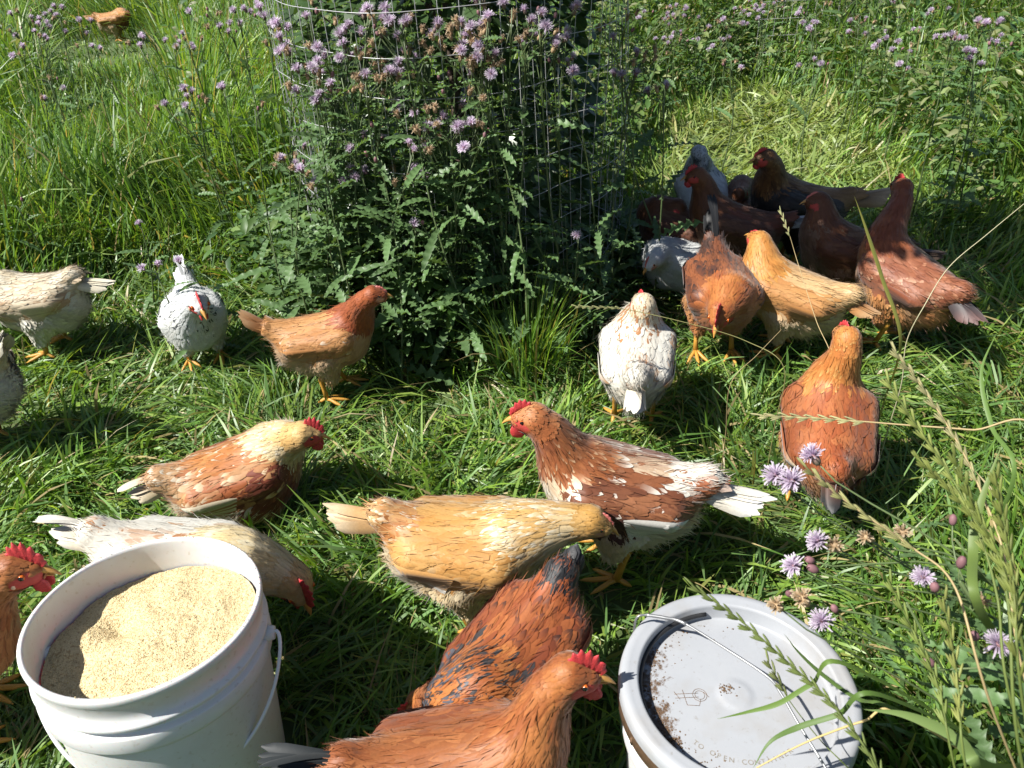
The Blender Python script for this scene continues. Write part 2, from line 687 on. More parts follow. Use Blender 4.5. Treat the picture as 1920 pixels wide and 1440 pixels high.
    NN = unit(g - t[:, None, None] * tilt[:, :, None, None] + side[:, None, None] * (sgn[None, None, :, None] * .14) + rng.normal(0, .035, (n, 1, 1, 3))).reshape(-1, 3)
    # wisps: fine loose barbs, mostly on the fluffy rear
    wn_ = ar * np.array([.25, .35, .3, .2, .12, 1.5, 1.2, .5])[fr] * 42000 * sp.get('cov', 1.0)
    cum = np.cumsum(wn_)
    n2 = int(cum[-1])
    fi = np.searchsorted(cum, rng.random(n2) * cum[-1])
    a, b = rng.random((n2, 1)), rng.random((n2, 1))
    p2 = (q0[fi] * (1 - a) + q1[fi] * a) * (1 - b) + (q3[fi] * (1 - a) + q2[fi] * a) * b
    p2 = p2[~face(p2)]
    n2 = len(p2)
    r2, fl2, _ = region(p2)
    d, g2 = grad(p2)
    t2 = unit(fl2 - g2 * (fl2 * g2).sum(1)[:, None] + rng.normal(0, .2, (n2, 3)))
    s2 = unit(np.cross(g2, t2))
    L2 = Lr[r2] * rng.uniform(.5, .9, n2)
    up2 = np.where(np.isin(r2, (5, 6)), rng.uniform(.0005, .0042, n2), rng.uniform(.0004, .0014, n2))
    rw = np.array([0, .5, 1.0])
    wv = p2[:, None] + t2[:, None] * (rw * 1)[None, :, None] * L2[:, None, None] + g2[:, None] * (.001 + up2[:, None, None] * (rw ** 1.3)[None, :, None])
    ww2 = (.0008 * np.array([1, .8, .15]))[None, :, None, None]
    WV = (wv[:, :, None] + s2[:, None, None] * ww2 * sgn[None, None, :, None]).reshape(-1, 3)
    wcol, _ = colour(p2, r2)
    WC = np.repeat(wcol[:, None], 6, 1).reshape(-1, 3)
    WN = np.repeat(g2[:, None], 6, 1).reshape(-1, 3)
    me = make_mesh('plumage', np.vstack([flat, WV]), [many(strip(5, 2), n, 10), many(strip(3, 2), n2, 6) + len(flat)], M_FEATHER, col=np.vstack([CC, WC]))
    me.normals_split_custom_set_from_vertices(np.vstack([NN, WN]).astype(np.float32))
    link('plumage', me, root, kind='stuff')
    # wings: folded flight feathers over each side
    wc, wt = sp.get('flight', (pal['wing'][0], pal['wing'][1]))
    for qd in (1, -1):
        mb = MB()
        wnorm = []
        for row, (nw, z0, zstep, x0, LW, WWd) in enumerate([(14, .016, -.0046, -.012, .125, .0125)]):
            for i in range(nw):
                x = x0 - .002 * i
                base = B(x, qd * .09, z0 + zstep * i)
                tipp = B(-.140 + .0052 * i if row == 0 else x - LW, qd * .075, .018 + zstep * i * (.55 if row == 0 else 1.05))
                dv = tipp - base
                LWi = np.linalg.norm(dv) * rng.uniform(.94, 1.05)
                mb2 = MB()
                cm = lin(wc) * HUE if row == 0 else colour((base - Bd(0, qd * .012, 0))[None], np.array([4]))[0][0]
                ct = lin(wt) * HUE if row == 0 else cm * 1.05
                if row == 0 and sp.get('wing_mix') is not None and rng.random() < sp['wing_mix'][1]:
                    cm = ct = lin(sp['wing_mix'][0]) * HUE
                j = rng.normal(1, .11)
                long_feather(mb2, base, dv, Bd(0, qd, .25), LWi, WWd * rng.uniform(.9, 1.1), cm * j, ct * j, rows=9)
                fv = mb2.V[0]
                off = .0022 + .0003 * (nw - i)
                for _ in range(4):
                    d, g = grad(fv)
                    dd = d - off
                    fv = fv - g * np.where(dd > 0, dd * .95, dd)[:, None]
                d, g = grad(fv)
                sdv = unit(np.cross(Bd(0, qd, .25), dv))
                wnorm.append(unit(g + sdv * np.tile([.42, 0.0, -.42], 9)[:, None] - Bd(0, 0, .10)))
                mb.add(fv, strip(9, 3), mb2.C[0] * np.tile([.86, 1.08, 1.0], 9)[:, None])
        me = mb.mesh('wing', M_FEATHER)
        me.normals_split_custom_set_from_vertices(np.vstack(wnorm).astype(np.float32))
        link('wing', me, root)
    # tail
    te = math.radians(sp.get('tail_el', 38))
    ty = math.radians(sp.get('tail_yaw', 0))
    tl = sp.get('tail_l', .125)
    tb = B(-.130, 0, .055)
    td = Bd(-math.cos(te) * math.cos(ty), math.sin(ty), math.sin(te))
    tn = unit(Bd(math.sin(te), 0, math.cos(te)))
    ts = unit(np.cross(tn, td))
    mb = MB()
    tc, tt = lin(pal['tail'][0]) * HUE, lin(pal['tail'][1]) * HUE
    nt_ = 14
    for i in range(nt_):
        x = (i / (nt_ - 1)) * 2 - 1
        ang = x * math.radians(sp.get('tent', 74))
        nn = tn * math.cos(ang) + ts * math.sin(ang)
        dd = td + ts * x * sp.get('fan', .11) - tn * abs(x) * .18
        j = rng.normal(1, .1)
        cc = tc if rng.random() > sp.get('tail_mix', 0) else tt
        long_feather(mb, tb + ts * x * .016 - tn * abs(x) * .012 + tn * .002 * (i % 2), dd, nn, tl * (1 - .22 * abs(x)) * rng.uniform(.93, 1.06), .025,
                     cc * j, tt * j, bend=sp.get('tail_bend', .08))
    for i in range(int(10)):      # tail coverts
        x = rng.uniform(-1, 1)
        ang = x * 1.1
        nn = tn * math.cos(ang) + ts * math.sin(ang)
        cb = colour(B(-.13, 0, .06)[None], np.array([7]))[0][0]
        long_feather(mb, tb + nn * .022 - td * .02, td + ts * x * .3 - tn * .1 * abs(x), nn, tl * .55 * rng.uniform(.8, 1.1), .020, cb, cb * 1.05, bend=.12, rows=6)
    if cock > .6:
        for i in range(5):
            x = rng.uniform(-.6, .6)
            long_feather(mb, tb + ts * x * .012 + tn * .01, td + tn * .35, tn + ts * x, tl * 1.1, .018, tt * .8, tt, bend=.35, rows=10)
    link('tail', mb.mesh('tail', M_FEATHER), root)
    # comb
    HM = np.stack([f, sd, u], 0)
    hp3 = lambda q: Hc + (np.asarray(q, float) * hs) @ HM
    ch_ = sp.get('comb', .010)
    m_ = 50
    tt_ = np.linspace(0, 1, m_)
    arc = np.radians(np.interp(tt_, [0, 1], [22, 128]))
    bx_ = .004 + .0225 * np.cos(arc)
    bz_ = -.001 + .0235 * np.sin(arc)
    bx_ = np.where(tt_ < .15, bx_ + .003, bx_)
    teeth = .6 + .4 * np.abs(((tt_ * 6.2) % 1.0) * 2 - 1)
    env = np.sin(np.pi * np.clip(tt_ * .82 + .13, 0, 1)) ** .8
    hgt = .002 + ch_ * env * teeth
    dx, dz = np.cos(arc) * .55 - .15, np.sin(arc)
    rows_ = []
    lean = sp.get('comb_lean', .0)
    for kx, (fr_, th) in enumerate([(-.25, .0035), (.25, .0032), (.7, .0022), (1.0, .0006)]):
        for sgn in (1, -1):
            rows_.append(np.stack([bx_ + dx * hgt * fr_, sgn * th * (1 + ch_ * 8) * .55 + lean * hgt * fr_ + 0 * bx_, bz_ + dz * hgt * fr_], -1))
    R_ = [hp3(x) for x in rows_]
    ring = [R_[0], R_[2], R_[4], R_[6], R_[7], R_[5], R_[3], R_[1]]
    CV = np.stack(ring, 1).reshape(-1, 3)
    i = np.arange(m_ - 1)[:, None] * 8
    j = np.arange(8)[None]
    CF = np.stack([i + j, i + (j + 1) % 8, i + 8 + (j + 1) % 8, i + 8 + j], -1).reshape(-1, 4)
    cm_ = M_COMB if sp.get('red', True) else M_COMBP
    link('comb', make_mesh('comb', CV, CF, cm_), root)
    # wattles
    ws = sp.get('wattle', .006)
    if ws > .003:
        for q in (1, -1):
            wv, wf = ellipsoid((0, 0, 0), (ws * 1.0, ws * .32, ws * 1.25), nu=14, nv=9)
            wv[:, 0] *= 1 + .25 * (wv[:, 2] / (ws * 1.25)) * -1
            wv[:, 2] += -ws * .9
            wv[:, 1] += .06 * q * wv[:, 2] + .001 * np.sin(wv[:, 0] * 900)
            link('wattle', make_mesh('wattle', hp3(wv / hs + np.array([.020, .007 * q, -.010])), wf, cm_), root)
    if cock > .2:
        for q in (1, -1):
            ev, ef = ellipsoid((-.004, .0215 * q, -.006), (.0045, .003, .0065))
            link('ear_lobe', make_mesh('ear_lobe', hp3(ev), ef, M_LOBE), root)
    # beak
    mb = MB()
    bl = .026
    x = np.linspace(0, 1, 7)
    ctr = np.stack([.020 + bl * x, 0 * x, .001 - .010 * x ** 2.2], -1)
    rr = .0085 * (1 - x) ** .75 + .0006
    a = np.linspace(0, 2 * np.pi, 10, endpoint=False)
    BV = (ctr[:, None] + rr[:, None, None] * np.stack([0 * a, .78 * np.cos(a), np.maximum(np.sin(a), -.25)], -1)[None]).reshape(-1, 3)
    i = np.arange(6)[:, None] * 10
    j = np.arange(10)[None]
    BF = np.stack([i + j, i + (j + 1) % 10, i + 10 + (j + 1) % 10, i + 10 + j], -1).reshape(-1, 4)
    mb.add(hp3(BV), BF)
    ctr2 = np.stack([.018 + bl * .78 * x, 0 * x, -.0045 - .005 * x], -1)
    BV2 = (ctr2[:, None] + (rr * .8)[:, None, None] * np.stack([0 * a, .7 * np.cos(a), np.minimum(np.sin(a), .2) * .6], -1)[None]).reshape(-1, 3)
    mb.add(hp3(BV2), BF)
    link('beak', mb.mesh('beak', M_BEAK), root)
    # eyes
    for q in (1, -1):
        c0 = np.array([.0085, .0185 * q, .005])
        ev, ef = ellipsoid((0, 0, 0), (.0042,) * 3, nu=12, nv=10, ax=np.array([[1, 0, 0], [0, 0, -1], [0, 1, 0]]))
        fc = ev[ef].mean(1)
        mi = (fc[:, 1] * q > .0042 * .55).astype(int)
        link('eye', make_mesh('eye', hp3(ev + c0), ef, [M_IRIS, M_PUPIL], mi), root)
    # legs
    if not sit:
        for qi, q in enumerate((1, -1)):
            mb = MB()
            st = sp.get('stride', .0) * q
            LEGS.append(np.array([W[0] + s * (ch * st - sh * .05 * q), W[1] + s * (sh * st + ch * .05 * q), hd]))
            top = np.array([-.005, .047 * q, hz - .10])
            hock = np.array([-.022 + st * .4, .048 * q, .082])
            ank = np.array([.0 + st, .05 * q, .014])
            mb.add(*tube(np.array([top, hock + (top - hock) * .3, hock, hock + (ank - hock) * .12, hock + (ank - hock) * .55, ank]),
                         [.012, .0095, .0092, .0075, .0066, .0078], 8))
            for ta, tl_ in ((0, .062), (34, .050), (-34, .050), (172, .026)):
                ang = math.radians(ta)
                dv = np.array([math.cos(ang), math.sin(ang), 0])
                pts = np.array([ank, ank + dv * tl_ * .3 + [0, 0, -.001], ank + dv * tl_ * .65 + [0, 0, -.007], ank + dv * tl_ * .9 + [0, 0, -.0095], ank + dv * tl_ * 1.12 + [0, 0, -.0125]])
                mb.add(*tube(pts, [.0066, .0052, .0054, .0040, .0008], 6))
            link('leg', mb.mesh('leg', M_LEG), root)
    # record for the grass
    M = Matrix.Translation((W[0], W[1], z0)) @ Matrix.Rotation(hd, 4, 'Z') @ Matrix.Scale(s, 4)
    BODIES.append((np.array(M.inverted()), s, sdf, np.array([W[0], W[1], hz * s + z0]), .30 * s))
    return root


# plumage palettes (first two colours are mixed in patches; then colour and share of differing tips)
def pal(neck, back, wing, breast, fluff, tail, head=None, rump=None):
    d = dict(neck=neck, back=back, wing=wing, breast=breast, fluff=fluff, tail=tail)
    if head:
        d['head'] = head
    if rump:
        d['rump'] = rump
    return d


BUFF = pal(((196, 124, 60), (205, 150, 92)), ((196, 132, 70), (206, 150, 90)), ((190, 128, 70), (200, 142, 82)), ((200, 150, 98), (212, 168, 118)),
           ((214, 174, 128), (222, 190, 150)), ((190, 130, 76), (206, 160, 112)))
RUST = pal(((158, 84, 36), (180, 108, 52)), ((150, 80, 36), (176, 106, 56)), ((142, 72, 34), (168, 96, 50)), ((158, 88, 44), (184, 118, 66)),
           ((180, 104, 52), (200, 134, 78)), ((84, 50, 34), (40, 44, 44)))
CREAM = pal(((216, 194, 158), (222, 206, 178)), ((206, 178, 140), (222, 206, 178)), ((214, 192, 158), (190, 150, 108), None, 0, (.45, .75)), ((218, 200, 168), (226, 212, 186)),
            ((226, 212, 186), (232, 222, 202)), ((222, 206, 174), (228, 214, 188)))
WHITE = pal(((236, 232, 224), (226, 222, 214)), ((236, 232, 224), (230, 226, 218)), ((234, 230, 222), (228, 224, 214)), ((236, 232, 224), (230, 224, 212)),
            ((236, 230, 220), (226, 218, 204)), ((228, 220, 206), (236, 232, 224)))
COLUMB = dict(WHITE, neck=((222, 222, 224), (120, 122, 130), (40, 42, 48), .5, (.45, .75)), tail=((60, 62, 68), (40, 42, 46)))
BROWNH = pal(((168, 84, 34), (150, 70, 28)), ((192, 130, 72), (204, 146, 88)), ((188, 126, 70), (200, 140, 82), (226, 200, 170), .06), ((190, 136, 88), (204, 156, 110)),
             ((214, 178, 136), (206, 160, 112)), ((176, 112, 60), (204, 156, 108)))
PATCH = pal(((168, 98, 50), (148, 78, 38), (206, 162, 120), .25), ((138, 78, 42), (214, 186, 152), (236, 222, 202), .2, (.36, .68)),
            ((116, 62, 34), (158, 98, 60), (232, 214, 194), .14, (.4, .7)), ((224, 198, 162), (176, 112, 66), (240, 230, 212), .35, (.55, .85)),
            ((232, 216, 190), (222, 190, 150)), ((234, 220, 198), (240, 232, 218)), head=((196, 128, 76), (180, 100, 50)), rump=((236, 222, 202), (170, 92, 48), None, 0, (.5, .7)))
GOLD = pal(((212, 164, 96), (226, 196, 146), (236, 220, 190), .4), ((206, 146, 72), (214, 162, 92), (226, 192, 140), .15), ((202, 142, 70), (210, 156, 86), (222, 180, 124), .12),
           ((214, 172, 112), (224, 190, 138)), ((230, 206, 164), (220, 184, 130)), ((206, 160, 104), (224, 196, 156)), head=((200, 146, 70), (208, 160, 92)), rump=((190, 120, 60), (214, 170, 112), (232, 212, 180), .3))
LYING = pal(((220, 180, 118), (232, 206, 158), (238, 224, 196), .35), ((190, 112, 48), (206, 140, 74), (232, 210, 178), .3, (.4, .75)), ((196, 140, 88), (172, 92, 44), (226, 198, 160), .35),
            ((150, 78, 38), (210, 176, 130), None, 0, (.5, .8)), ((222, 202, 170), (204, 158, 108)), ((214, 188, 148), (226, 206, 172)), head=((212, 164, 96), (220, 176, 110)),
            rump=((206, 160, 112), (178, 104, 54), (236, 218, 190), .4))
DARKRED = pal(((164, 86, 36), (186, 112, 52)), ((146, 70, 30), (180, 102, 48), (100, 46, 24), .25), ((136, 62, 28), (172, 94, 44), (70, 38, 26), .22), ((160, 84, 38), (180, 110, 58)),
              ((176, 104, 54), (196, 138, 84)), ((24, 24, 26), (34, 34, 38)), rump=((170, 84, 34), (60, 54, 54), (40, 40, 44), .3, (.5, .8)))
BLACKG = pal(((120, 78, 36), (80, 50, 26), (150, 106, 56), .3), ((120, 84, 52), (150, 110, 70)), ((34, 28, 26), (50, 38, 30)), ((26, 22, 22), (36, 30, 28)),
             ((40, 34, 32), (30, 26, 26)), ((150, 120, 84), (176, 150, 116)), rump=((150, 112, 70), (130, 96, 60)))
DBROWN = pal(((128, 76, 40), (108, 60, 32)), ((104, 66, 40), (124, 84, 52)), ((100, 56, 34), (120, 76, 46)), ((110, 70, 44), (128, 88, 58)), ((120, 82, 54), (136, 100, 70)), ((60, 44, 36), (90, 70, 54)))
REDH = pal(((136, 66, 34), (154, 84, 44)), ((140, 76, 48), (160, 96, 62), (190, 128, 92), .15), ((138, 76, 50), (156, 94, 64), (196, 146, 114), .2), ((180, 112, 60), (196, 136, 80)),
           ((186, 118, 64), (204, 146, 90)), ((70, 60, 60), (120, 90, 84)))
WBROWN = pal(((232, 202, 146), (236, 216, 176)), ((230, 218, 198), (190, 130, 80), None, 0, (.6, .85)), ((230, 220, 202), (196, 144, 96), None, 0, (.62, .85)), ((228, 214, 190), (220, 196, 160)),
             ((232, 222, 204), (226, 210, 186)), ((226, 210, 182), (232, 220, 200)), head=((222, 176, 112), (226, 190, 134)))

FL_L = 'chickens scattered over the trodden grass'
FL_S = 'chickens crowded in the shade of the caged shrub'
BIRDS = [
    dict(body=(214, 38), head_to=5, head=(262, 24, .29), s=1.0, hz=.17, pal=dict(BUFF, breast=((150, 86, 40), (120, 66, 34))), comb=.005, wattle=0, red=False, cov=.5, tail_el=15, lmax=.16,
         label='far rust and buff chicken half hidden in tall grass beyond the thistles', group=FL_L),
    dict(body=(66, 560), head_to=176, headl=(.24, .0, .20), s=1.05, hz=.17, pal=CREAM, tail_el=-4, pitch=-4, hp=-50, tail_l=.13,
         label='cream chicken with tan wings, pointing its tail at the white hen', group=FL_L),
    dict(body=(-92, 715), head_to=170, headl=(.2, 0, .1), s=1.1, hz=.19, pal=dict(CREAM, fluff=((222, 206, 184), (232, 222, 206))), tail_el=40, tail_l=.10, pitch=-8, hp=-40, fat=1.08,
         label='cream chicken of which only the fluffy rear enters the picture', group=FL_L),
    dict(body=(362, 592), head_to=-68, head=(374, 572, .285), s=.92, hz=.165, fat=1.08, pal=WHITE, comb=.018, wattle=.010, cock=1.0, hs=1.3, hy=-58, hp=-14, tail_el=40, tail_l=.105, fan=.26, tent=60, pitch=6,
         patch=[('neck', 0, 0, .066, (70, 70, 74), .16), ('neck', 1, 0, .05, (70, 70, 74), .16)],
         label='white hen with black hackle streaks and red comb, facing the camera', group=FL_L),
    dict(body=(612, 632), head_to=6, head=(706, 553, .352), s=.93, pal=BROWNH, comb=.004, wattle=.0045, red=False, face=(214, 150, 120), hy=4, hp=-4, tail_el=52, tail_l=.115, stride=.025, tent=75, fan=.15,
         label='tan brown pullet with rust neck standing on yellow legs, walking away from the white hen', group=FL_L),
    dict(body=(452, 888), head_to=21, head=(578, 815, .245), s=1.06, sit=True, pal=LYING, comb=.024, wattle=.0115, cock=1.0, hy=4, hp=-12, tail_el=0, tail_l=.085, tail_bend=.02, pitch=7, tent=75, fan=.06,
         flight=((228, 206, 172), (236, 222, 196)), wing_mix=((176, 104, 54), .35), patch=[(.06, -.07, -.01, .05, (120, 52, 26), .8), (.02, -.08, -.03, .04, (130, 62, 32), .6)],
         label='red and cream cockerel lying down on the grass with a tall comb', group=FL_L),
    dict(body=(345, 1066), head_to=-8, head=(556, 1100, .175), s=1.02, hz=.20, pal=WBROWN, comb=.028, wattle=.014, cock=1.0, hy=-45, hp=-52, tail_el=6, tail_l=.10, fan=.05, pitch=-6, stride=-.03, lmax=.26, neck_r=1.25, hs=1.3,
         label='cream and tan cockerel bowing its yellow head behind the feed bucket', group=FL_L),
    dict(body=(-142, 1210), head_to=12, head=(42, 1068, .375), s=1.08, pal=RUST, comb=.027, wattle=.013, cock=1.0, hy=2, hp=-6, hs=1.12, pitch=12, lmax=.25,
         label='rust cockerel with red comb peering over the feed bucket rim', group=FL_L),
    dict(body=(880, 1020), head_to=-6, head=(1118, 980, .265), s=1.04, pal=GOLD, comb=.0035, wattle=0, red=False, face=(206, 150, 120), hy=-12, hp=-22, tail_el=12, tail_l=.12, tail_bend=.02, pitch=-2, tent=70, fan=.15, lmax=.27, hz=.185, neck_r=1.08,
         flight=((206, 150, 84), (214, 166, 104)), wing_mix=((240, 230, 212), .14),
         label='golden chicken stretching its neck forward beside the mottled hen', group=FL_L),
    dict(body=(1155, 915), head_to=170, head=(990, 784, .40), s=1.08, nsc=24.0, pal=PATCH, comb=.017, wattle=.0125, cock=.5, hy=174, hp=-4, tail_el=0, tail_l=.14, tail_bend=.0, pitch=10, tent=66, fan=.12, stride=-.01,
         flight=((236, 226, 210), (240, 234, 224)), patch=[(.0, .075, .0, .035, (84, 40, 24), .75)], lmax=.24,
         label='mottled brown and white hen standing with raised head and red wattles', group=FL_L),
    dict(body=(966, 1236), head_to=-130, head=(782, 1330, .10), s=.95, pal=DARKRED, comb=.016, wattle=.008, cock=.6, hy=-160, hp=-40, tail_el=30, tail_l=.07, tail_bend=.1, pitch=-12, tent=70, fan=.15, lmax=.29, neck_r=1.12, hz=.205,
         patch=[('neck', 0, 0, .062, (62, 56, 54), .45), ('neck', 1, 0, .055, (92, 88, 92), .6), ('neck', 2, 0, .05, (80, 77, 82), .7), (-.14, 0, .07, .05, (30, 30, 32), .6)],
         label='dark red chicken with black tail, stooping its grey flecked neck to the ground', group=FL_L),
    dict(body=(866, 1452), head_to=4, head=(1082, 1266, .385), s=1.0, pal=RUST, comb=.026, wattle=.013, cock=1.0, hy=-6, hp=-5, tail_el=16, tail_l=.11, fan=.2, pitch=2, tail_mix=.45, lmax=.27, hs=1.1,
         label='rust cockerel with grey tail tips standing against the lidded bucket', group=FL_L),
    dict(body=(1194, 668), head_to=80, head=(1204, 566, .345), s=.98, pal=dict(WBROWN, neck=((226, 212, 186), (230, 218, 198)), head=((226, 200, 160), (228, 208, 176))), comb=.008, wattle=.004, hy=100, hp=0, tail_el=-12, tail_l=.10, pitch=10, hz=.20, tent=66, fan=.2,
         patch=[(.05, 0, .08, .05, (186, 128, 82), .35)],
         label='cream hen seen from behind with brown flecked shoulders at the edge of the shade', group=FL_L),
    dict(body=(1553, 800), head_to=74, head=(1584, 630, .405), s=1.0, pal=dict(RUST, fluff=((206, 160, 106), (190, 120, 64)), neck=((192, 112, 48), (206, 132, 62), (222, 164, 92), .2), back=((160, 78, 36), (180, 104, 56))), comb=.010, wattle=.004, hy=95, hp=0, tail_el=-6, tail_l=.10, pitch=18, hz=.20, fat=1.03,
         flight=((166, 88, 46), (220, 196, 160)),
         label='orange brown hen seen from behind, standing tall by the lilac thistle heads', group=FL_L),
    # crowd in the shade
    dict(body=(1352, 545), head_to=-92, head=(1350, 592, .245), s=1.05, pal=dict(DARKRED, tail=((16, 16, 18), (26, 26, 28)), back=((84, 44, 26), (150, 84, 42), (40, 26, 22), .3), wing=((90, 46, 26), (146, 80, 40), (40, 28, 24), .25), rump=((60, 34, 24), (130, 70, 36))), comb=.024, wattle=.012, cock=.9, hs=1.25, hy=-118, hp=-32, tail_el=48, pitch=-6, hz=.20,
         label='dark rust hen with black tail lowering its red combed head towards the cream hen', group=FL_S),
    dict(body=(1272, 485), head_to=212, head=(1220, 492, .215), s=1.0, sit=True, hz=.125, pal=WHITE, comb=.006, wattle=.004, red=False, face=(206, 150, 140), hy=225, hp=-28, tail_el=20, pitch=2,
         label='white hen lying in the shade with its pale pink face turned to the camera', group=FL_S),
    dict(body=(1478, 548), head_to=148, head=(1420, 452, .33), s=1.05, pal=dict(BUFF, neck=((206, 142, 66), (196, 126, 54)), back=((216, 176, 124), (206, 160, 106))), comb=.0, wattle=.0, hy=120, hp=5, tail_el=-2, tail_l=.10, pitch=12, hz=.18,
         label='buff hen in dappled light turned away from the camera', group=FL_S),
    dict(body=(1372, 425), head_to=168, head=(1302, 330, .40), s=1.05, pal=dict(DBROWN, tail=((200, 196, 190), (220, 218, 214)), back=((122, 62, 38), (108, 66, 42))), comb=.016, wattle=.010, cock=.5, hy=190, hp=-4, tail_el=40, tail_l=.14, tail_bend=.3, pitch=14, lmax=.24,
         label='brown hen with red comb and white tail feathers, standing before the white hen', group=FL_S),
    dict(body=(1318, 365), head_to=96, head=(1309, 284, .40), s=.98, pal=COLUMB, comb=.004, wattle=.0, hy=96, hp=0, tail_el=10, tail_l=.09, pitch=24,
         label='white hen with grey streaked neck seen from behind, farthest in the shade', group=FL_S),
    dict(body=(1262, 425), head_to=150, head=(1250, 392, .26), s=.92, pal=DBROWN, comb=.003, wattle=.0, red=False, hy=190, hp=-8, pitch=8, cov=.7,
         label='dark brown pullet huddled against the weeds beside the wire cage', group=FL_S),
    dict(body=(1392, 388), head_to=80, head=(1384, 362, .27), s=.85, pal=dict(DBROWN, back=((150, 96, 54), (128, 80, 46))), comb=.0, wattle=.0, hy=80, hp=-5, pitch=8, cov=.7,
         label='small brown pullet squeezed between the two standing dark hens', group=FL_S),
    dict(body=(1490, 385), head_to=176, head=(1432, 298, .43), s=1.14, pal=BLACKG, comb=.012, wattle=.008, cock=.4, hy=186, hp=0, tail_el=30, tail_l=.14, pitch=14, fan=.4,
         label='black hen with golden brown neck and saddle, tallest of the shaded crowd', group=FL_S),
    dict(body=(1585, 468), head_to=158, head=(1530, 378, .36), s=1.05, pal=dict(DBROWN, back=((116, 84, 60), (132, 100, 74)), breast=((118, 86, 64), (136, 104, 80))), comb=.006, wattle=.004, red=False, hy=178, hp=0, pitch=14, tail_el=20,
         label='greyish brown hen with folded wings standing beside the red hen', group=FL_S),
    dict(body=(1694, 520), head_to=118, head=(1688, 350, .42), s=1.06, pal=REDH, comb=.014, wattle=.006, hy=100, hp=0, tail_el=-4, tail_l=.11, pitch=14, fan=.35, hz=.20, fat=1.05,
         label='large red hen in dappled light with a ragged dark tail by the tall grass', group=FL_S),
]
for i, sp in enumerate(BIRDS):
    sp['seed'] = 11 + i * 7
    bird(sp)

# ------------------------------------------------------------------ the ground
M_SOIL = plain_mat('soil', (.055, .085, .022), 0.95, nscale=14, namp=0.5, bstr=0.6, bdist=0.02)


def ground_z(x, y):
    return 0.0 * x


gx = np.concatenate([[-60, -25], np.linspace(-9, 9, 73), [25, 60]])
gy = np.concatenate([[-40, -12], np.linspace(-3, 14, 69), [30, 80]])
GX, GY = np.meshgrid(gx, gy, indexing='ij')
GZ = (vnoise(np.stack([GX, GY], -1).reshape(-1, 2), 3.0, 3).reshape(GX.shape) - 0.5) * 0.016 - 0.008
i = np.arange(len(gx) - 1)[:, None] * len(gy)
j = np.arange(len(gy) - 1)[None]
GF = np.stack([i + j, i + len(gy) + j, i + len(gy) + j + 1, i + j + 1], -1).reshape(-1, 4)
link('ground', make_mesh('ground', np.stack([GX, GY, GZ], -1).reshape(-1, 3), GF, M_SOIL), kind='structure')

# ------------------------------------------------------------------ buckets
M_WHITE, nt, bs, out = new_mat('white_plastic')
n1 = noise_node(nt, 9.0, 6.0, rough=.7)
n2 = noise_node(nt, 120.0, 3.0)
c_ = mixc(nt, ramp(nt, n1.outputs[0], [(.45, 0.0), (.75, 1.0)]).outputs[0], (.60, .60, .595), (.53, .525, .50))
c_ = mixc(nt, ramp(nt, n2.outputs[0], [(.60, 0.0), (.72, .55)]).outputs[0], c_, (.42, .37, .29))
nt.links.new(c_, bs.inputs['Base Color'])
bs.inputs['Roughness'].default_value = .38
bs.inputs['Subsurface Weight'].default_value = .15
bs.inputs['Subsurface Scale'].default_value = .01
M_WIRE = plain_mat('galvanised_wire', (.26, .265, .27), .45, metallic=.7, nscale=60, namp=.3)
M_BAIL = plain_mat('white_coated_wire', (.72, .72, .72), .4, nscale=60, namp=.12)


def bucket_profile(H=.368, R=.1505):
    rb = R * .865
    r_at = lambda z: rb + (R - .004 - rb) * (z / H)
    p = [(0.0, .004), (rb - .012, .004), (rb - .004, .001), (rb, .008)]
    p += [(r_at(z), z) for z in np.linspace(.02, H - .105, 8)]
    z = H - .098
    p += [(r_at(z), z), (r_at(z) + .007, z + .002), (r_at(z) + .008, z + .005), (r_at(z) + .008, z + .026), (r_at(z) + .007, z + .029), (r_at(z) + .001, z + .031)]
    z = H - .058
    p += [(r_at(z), z), (r_at(z) + .006, z + .002), (r_at(z) + .007, z + .004), (r_at(z) + .0062, z + .009), (r_at(z) + .001, z + .011)]
    p += [(R - .004, H - .030), (R - .003, H - .016), (R - .0005, H - .012), (R, H - .006), (R - .0005, H - .002), (R - .003, H)]
    ri = lambda z: r_at(z) - .0026
    p += [(R - .0065, H - .001), (R - .0075, H - .006)]
    p += [(ri(z), z) for z in np.linspace(H - .02, .03, 10)] + [(rb - .02, .008), (0.0, .008)]
    return np.array(p)


def bail(root, pts, r, mat, n=40):
    link('handle', make_mesh('handle', *tube(crom(pts, n), r, 8), mat), root)


BROT = Matrix.Rotation(-.10, 3, 'X') @ Matrix.Rotation(.02, 3, 'Y')
LB = at(272, 1142, .386) - np.array(BROT @ Vector((0, 0, .390)))
LB[2] = 0
bl_root = thing('feed_bucket', 'open white plastic bucket filled with feed', 'bucket', (LB[0], LB[1], 0))
bl_root.rotation_euler = BROT.to_euler()
v, f_ = lathe(bucket_profile(), 96)
link('bucket_body', make_mesh('bucket_body', v, f_, M_WHITE), bl_root)
bl_root.scale = (1.06,) * 3
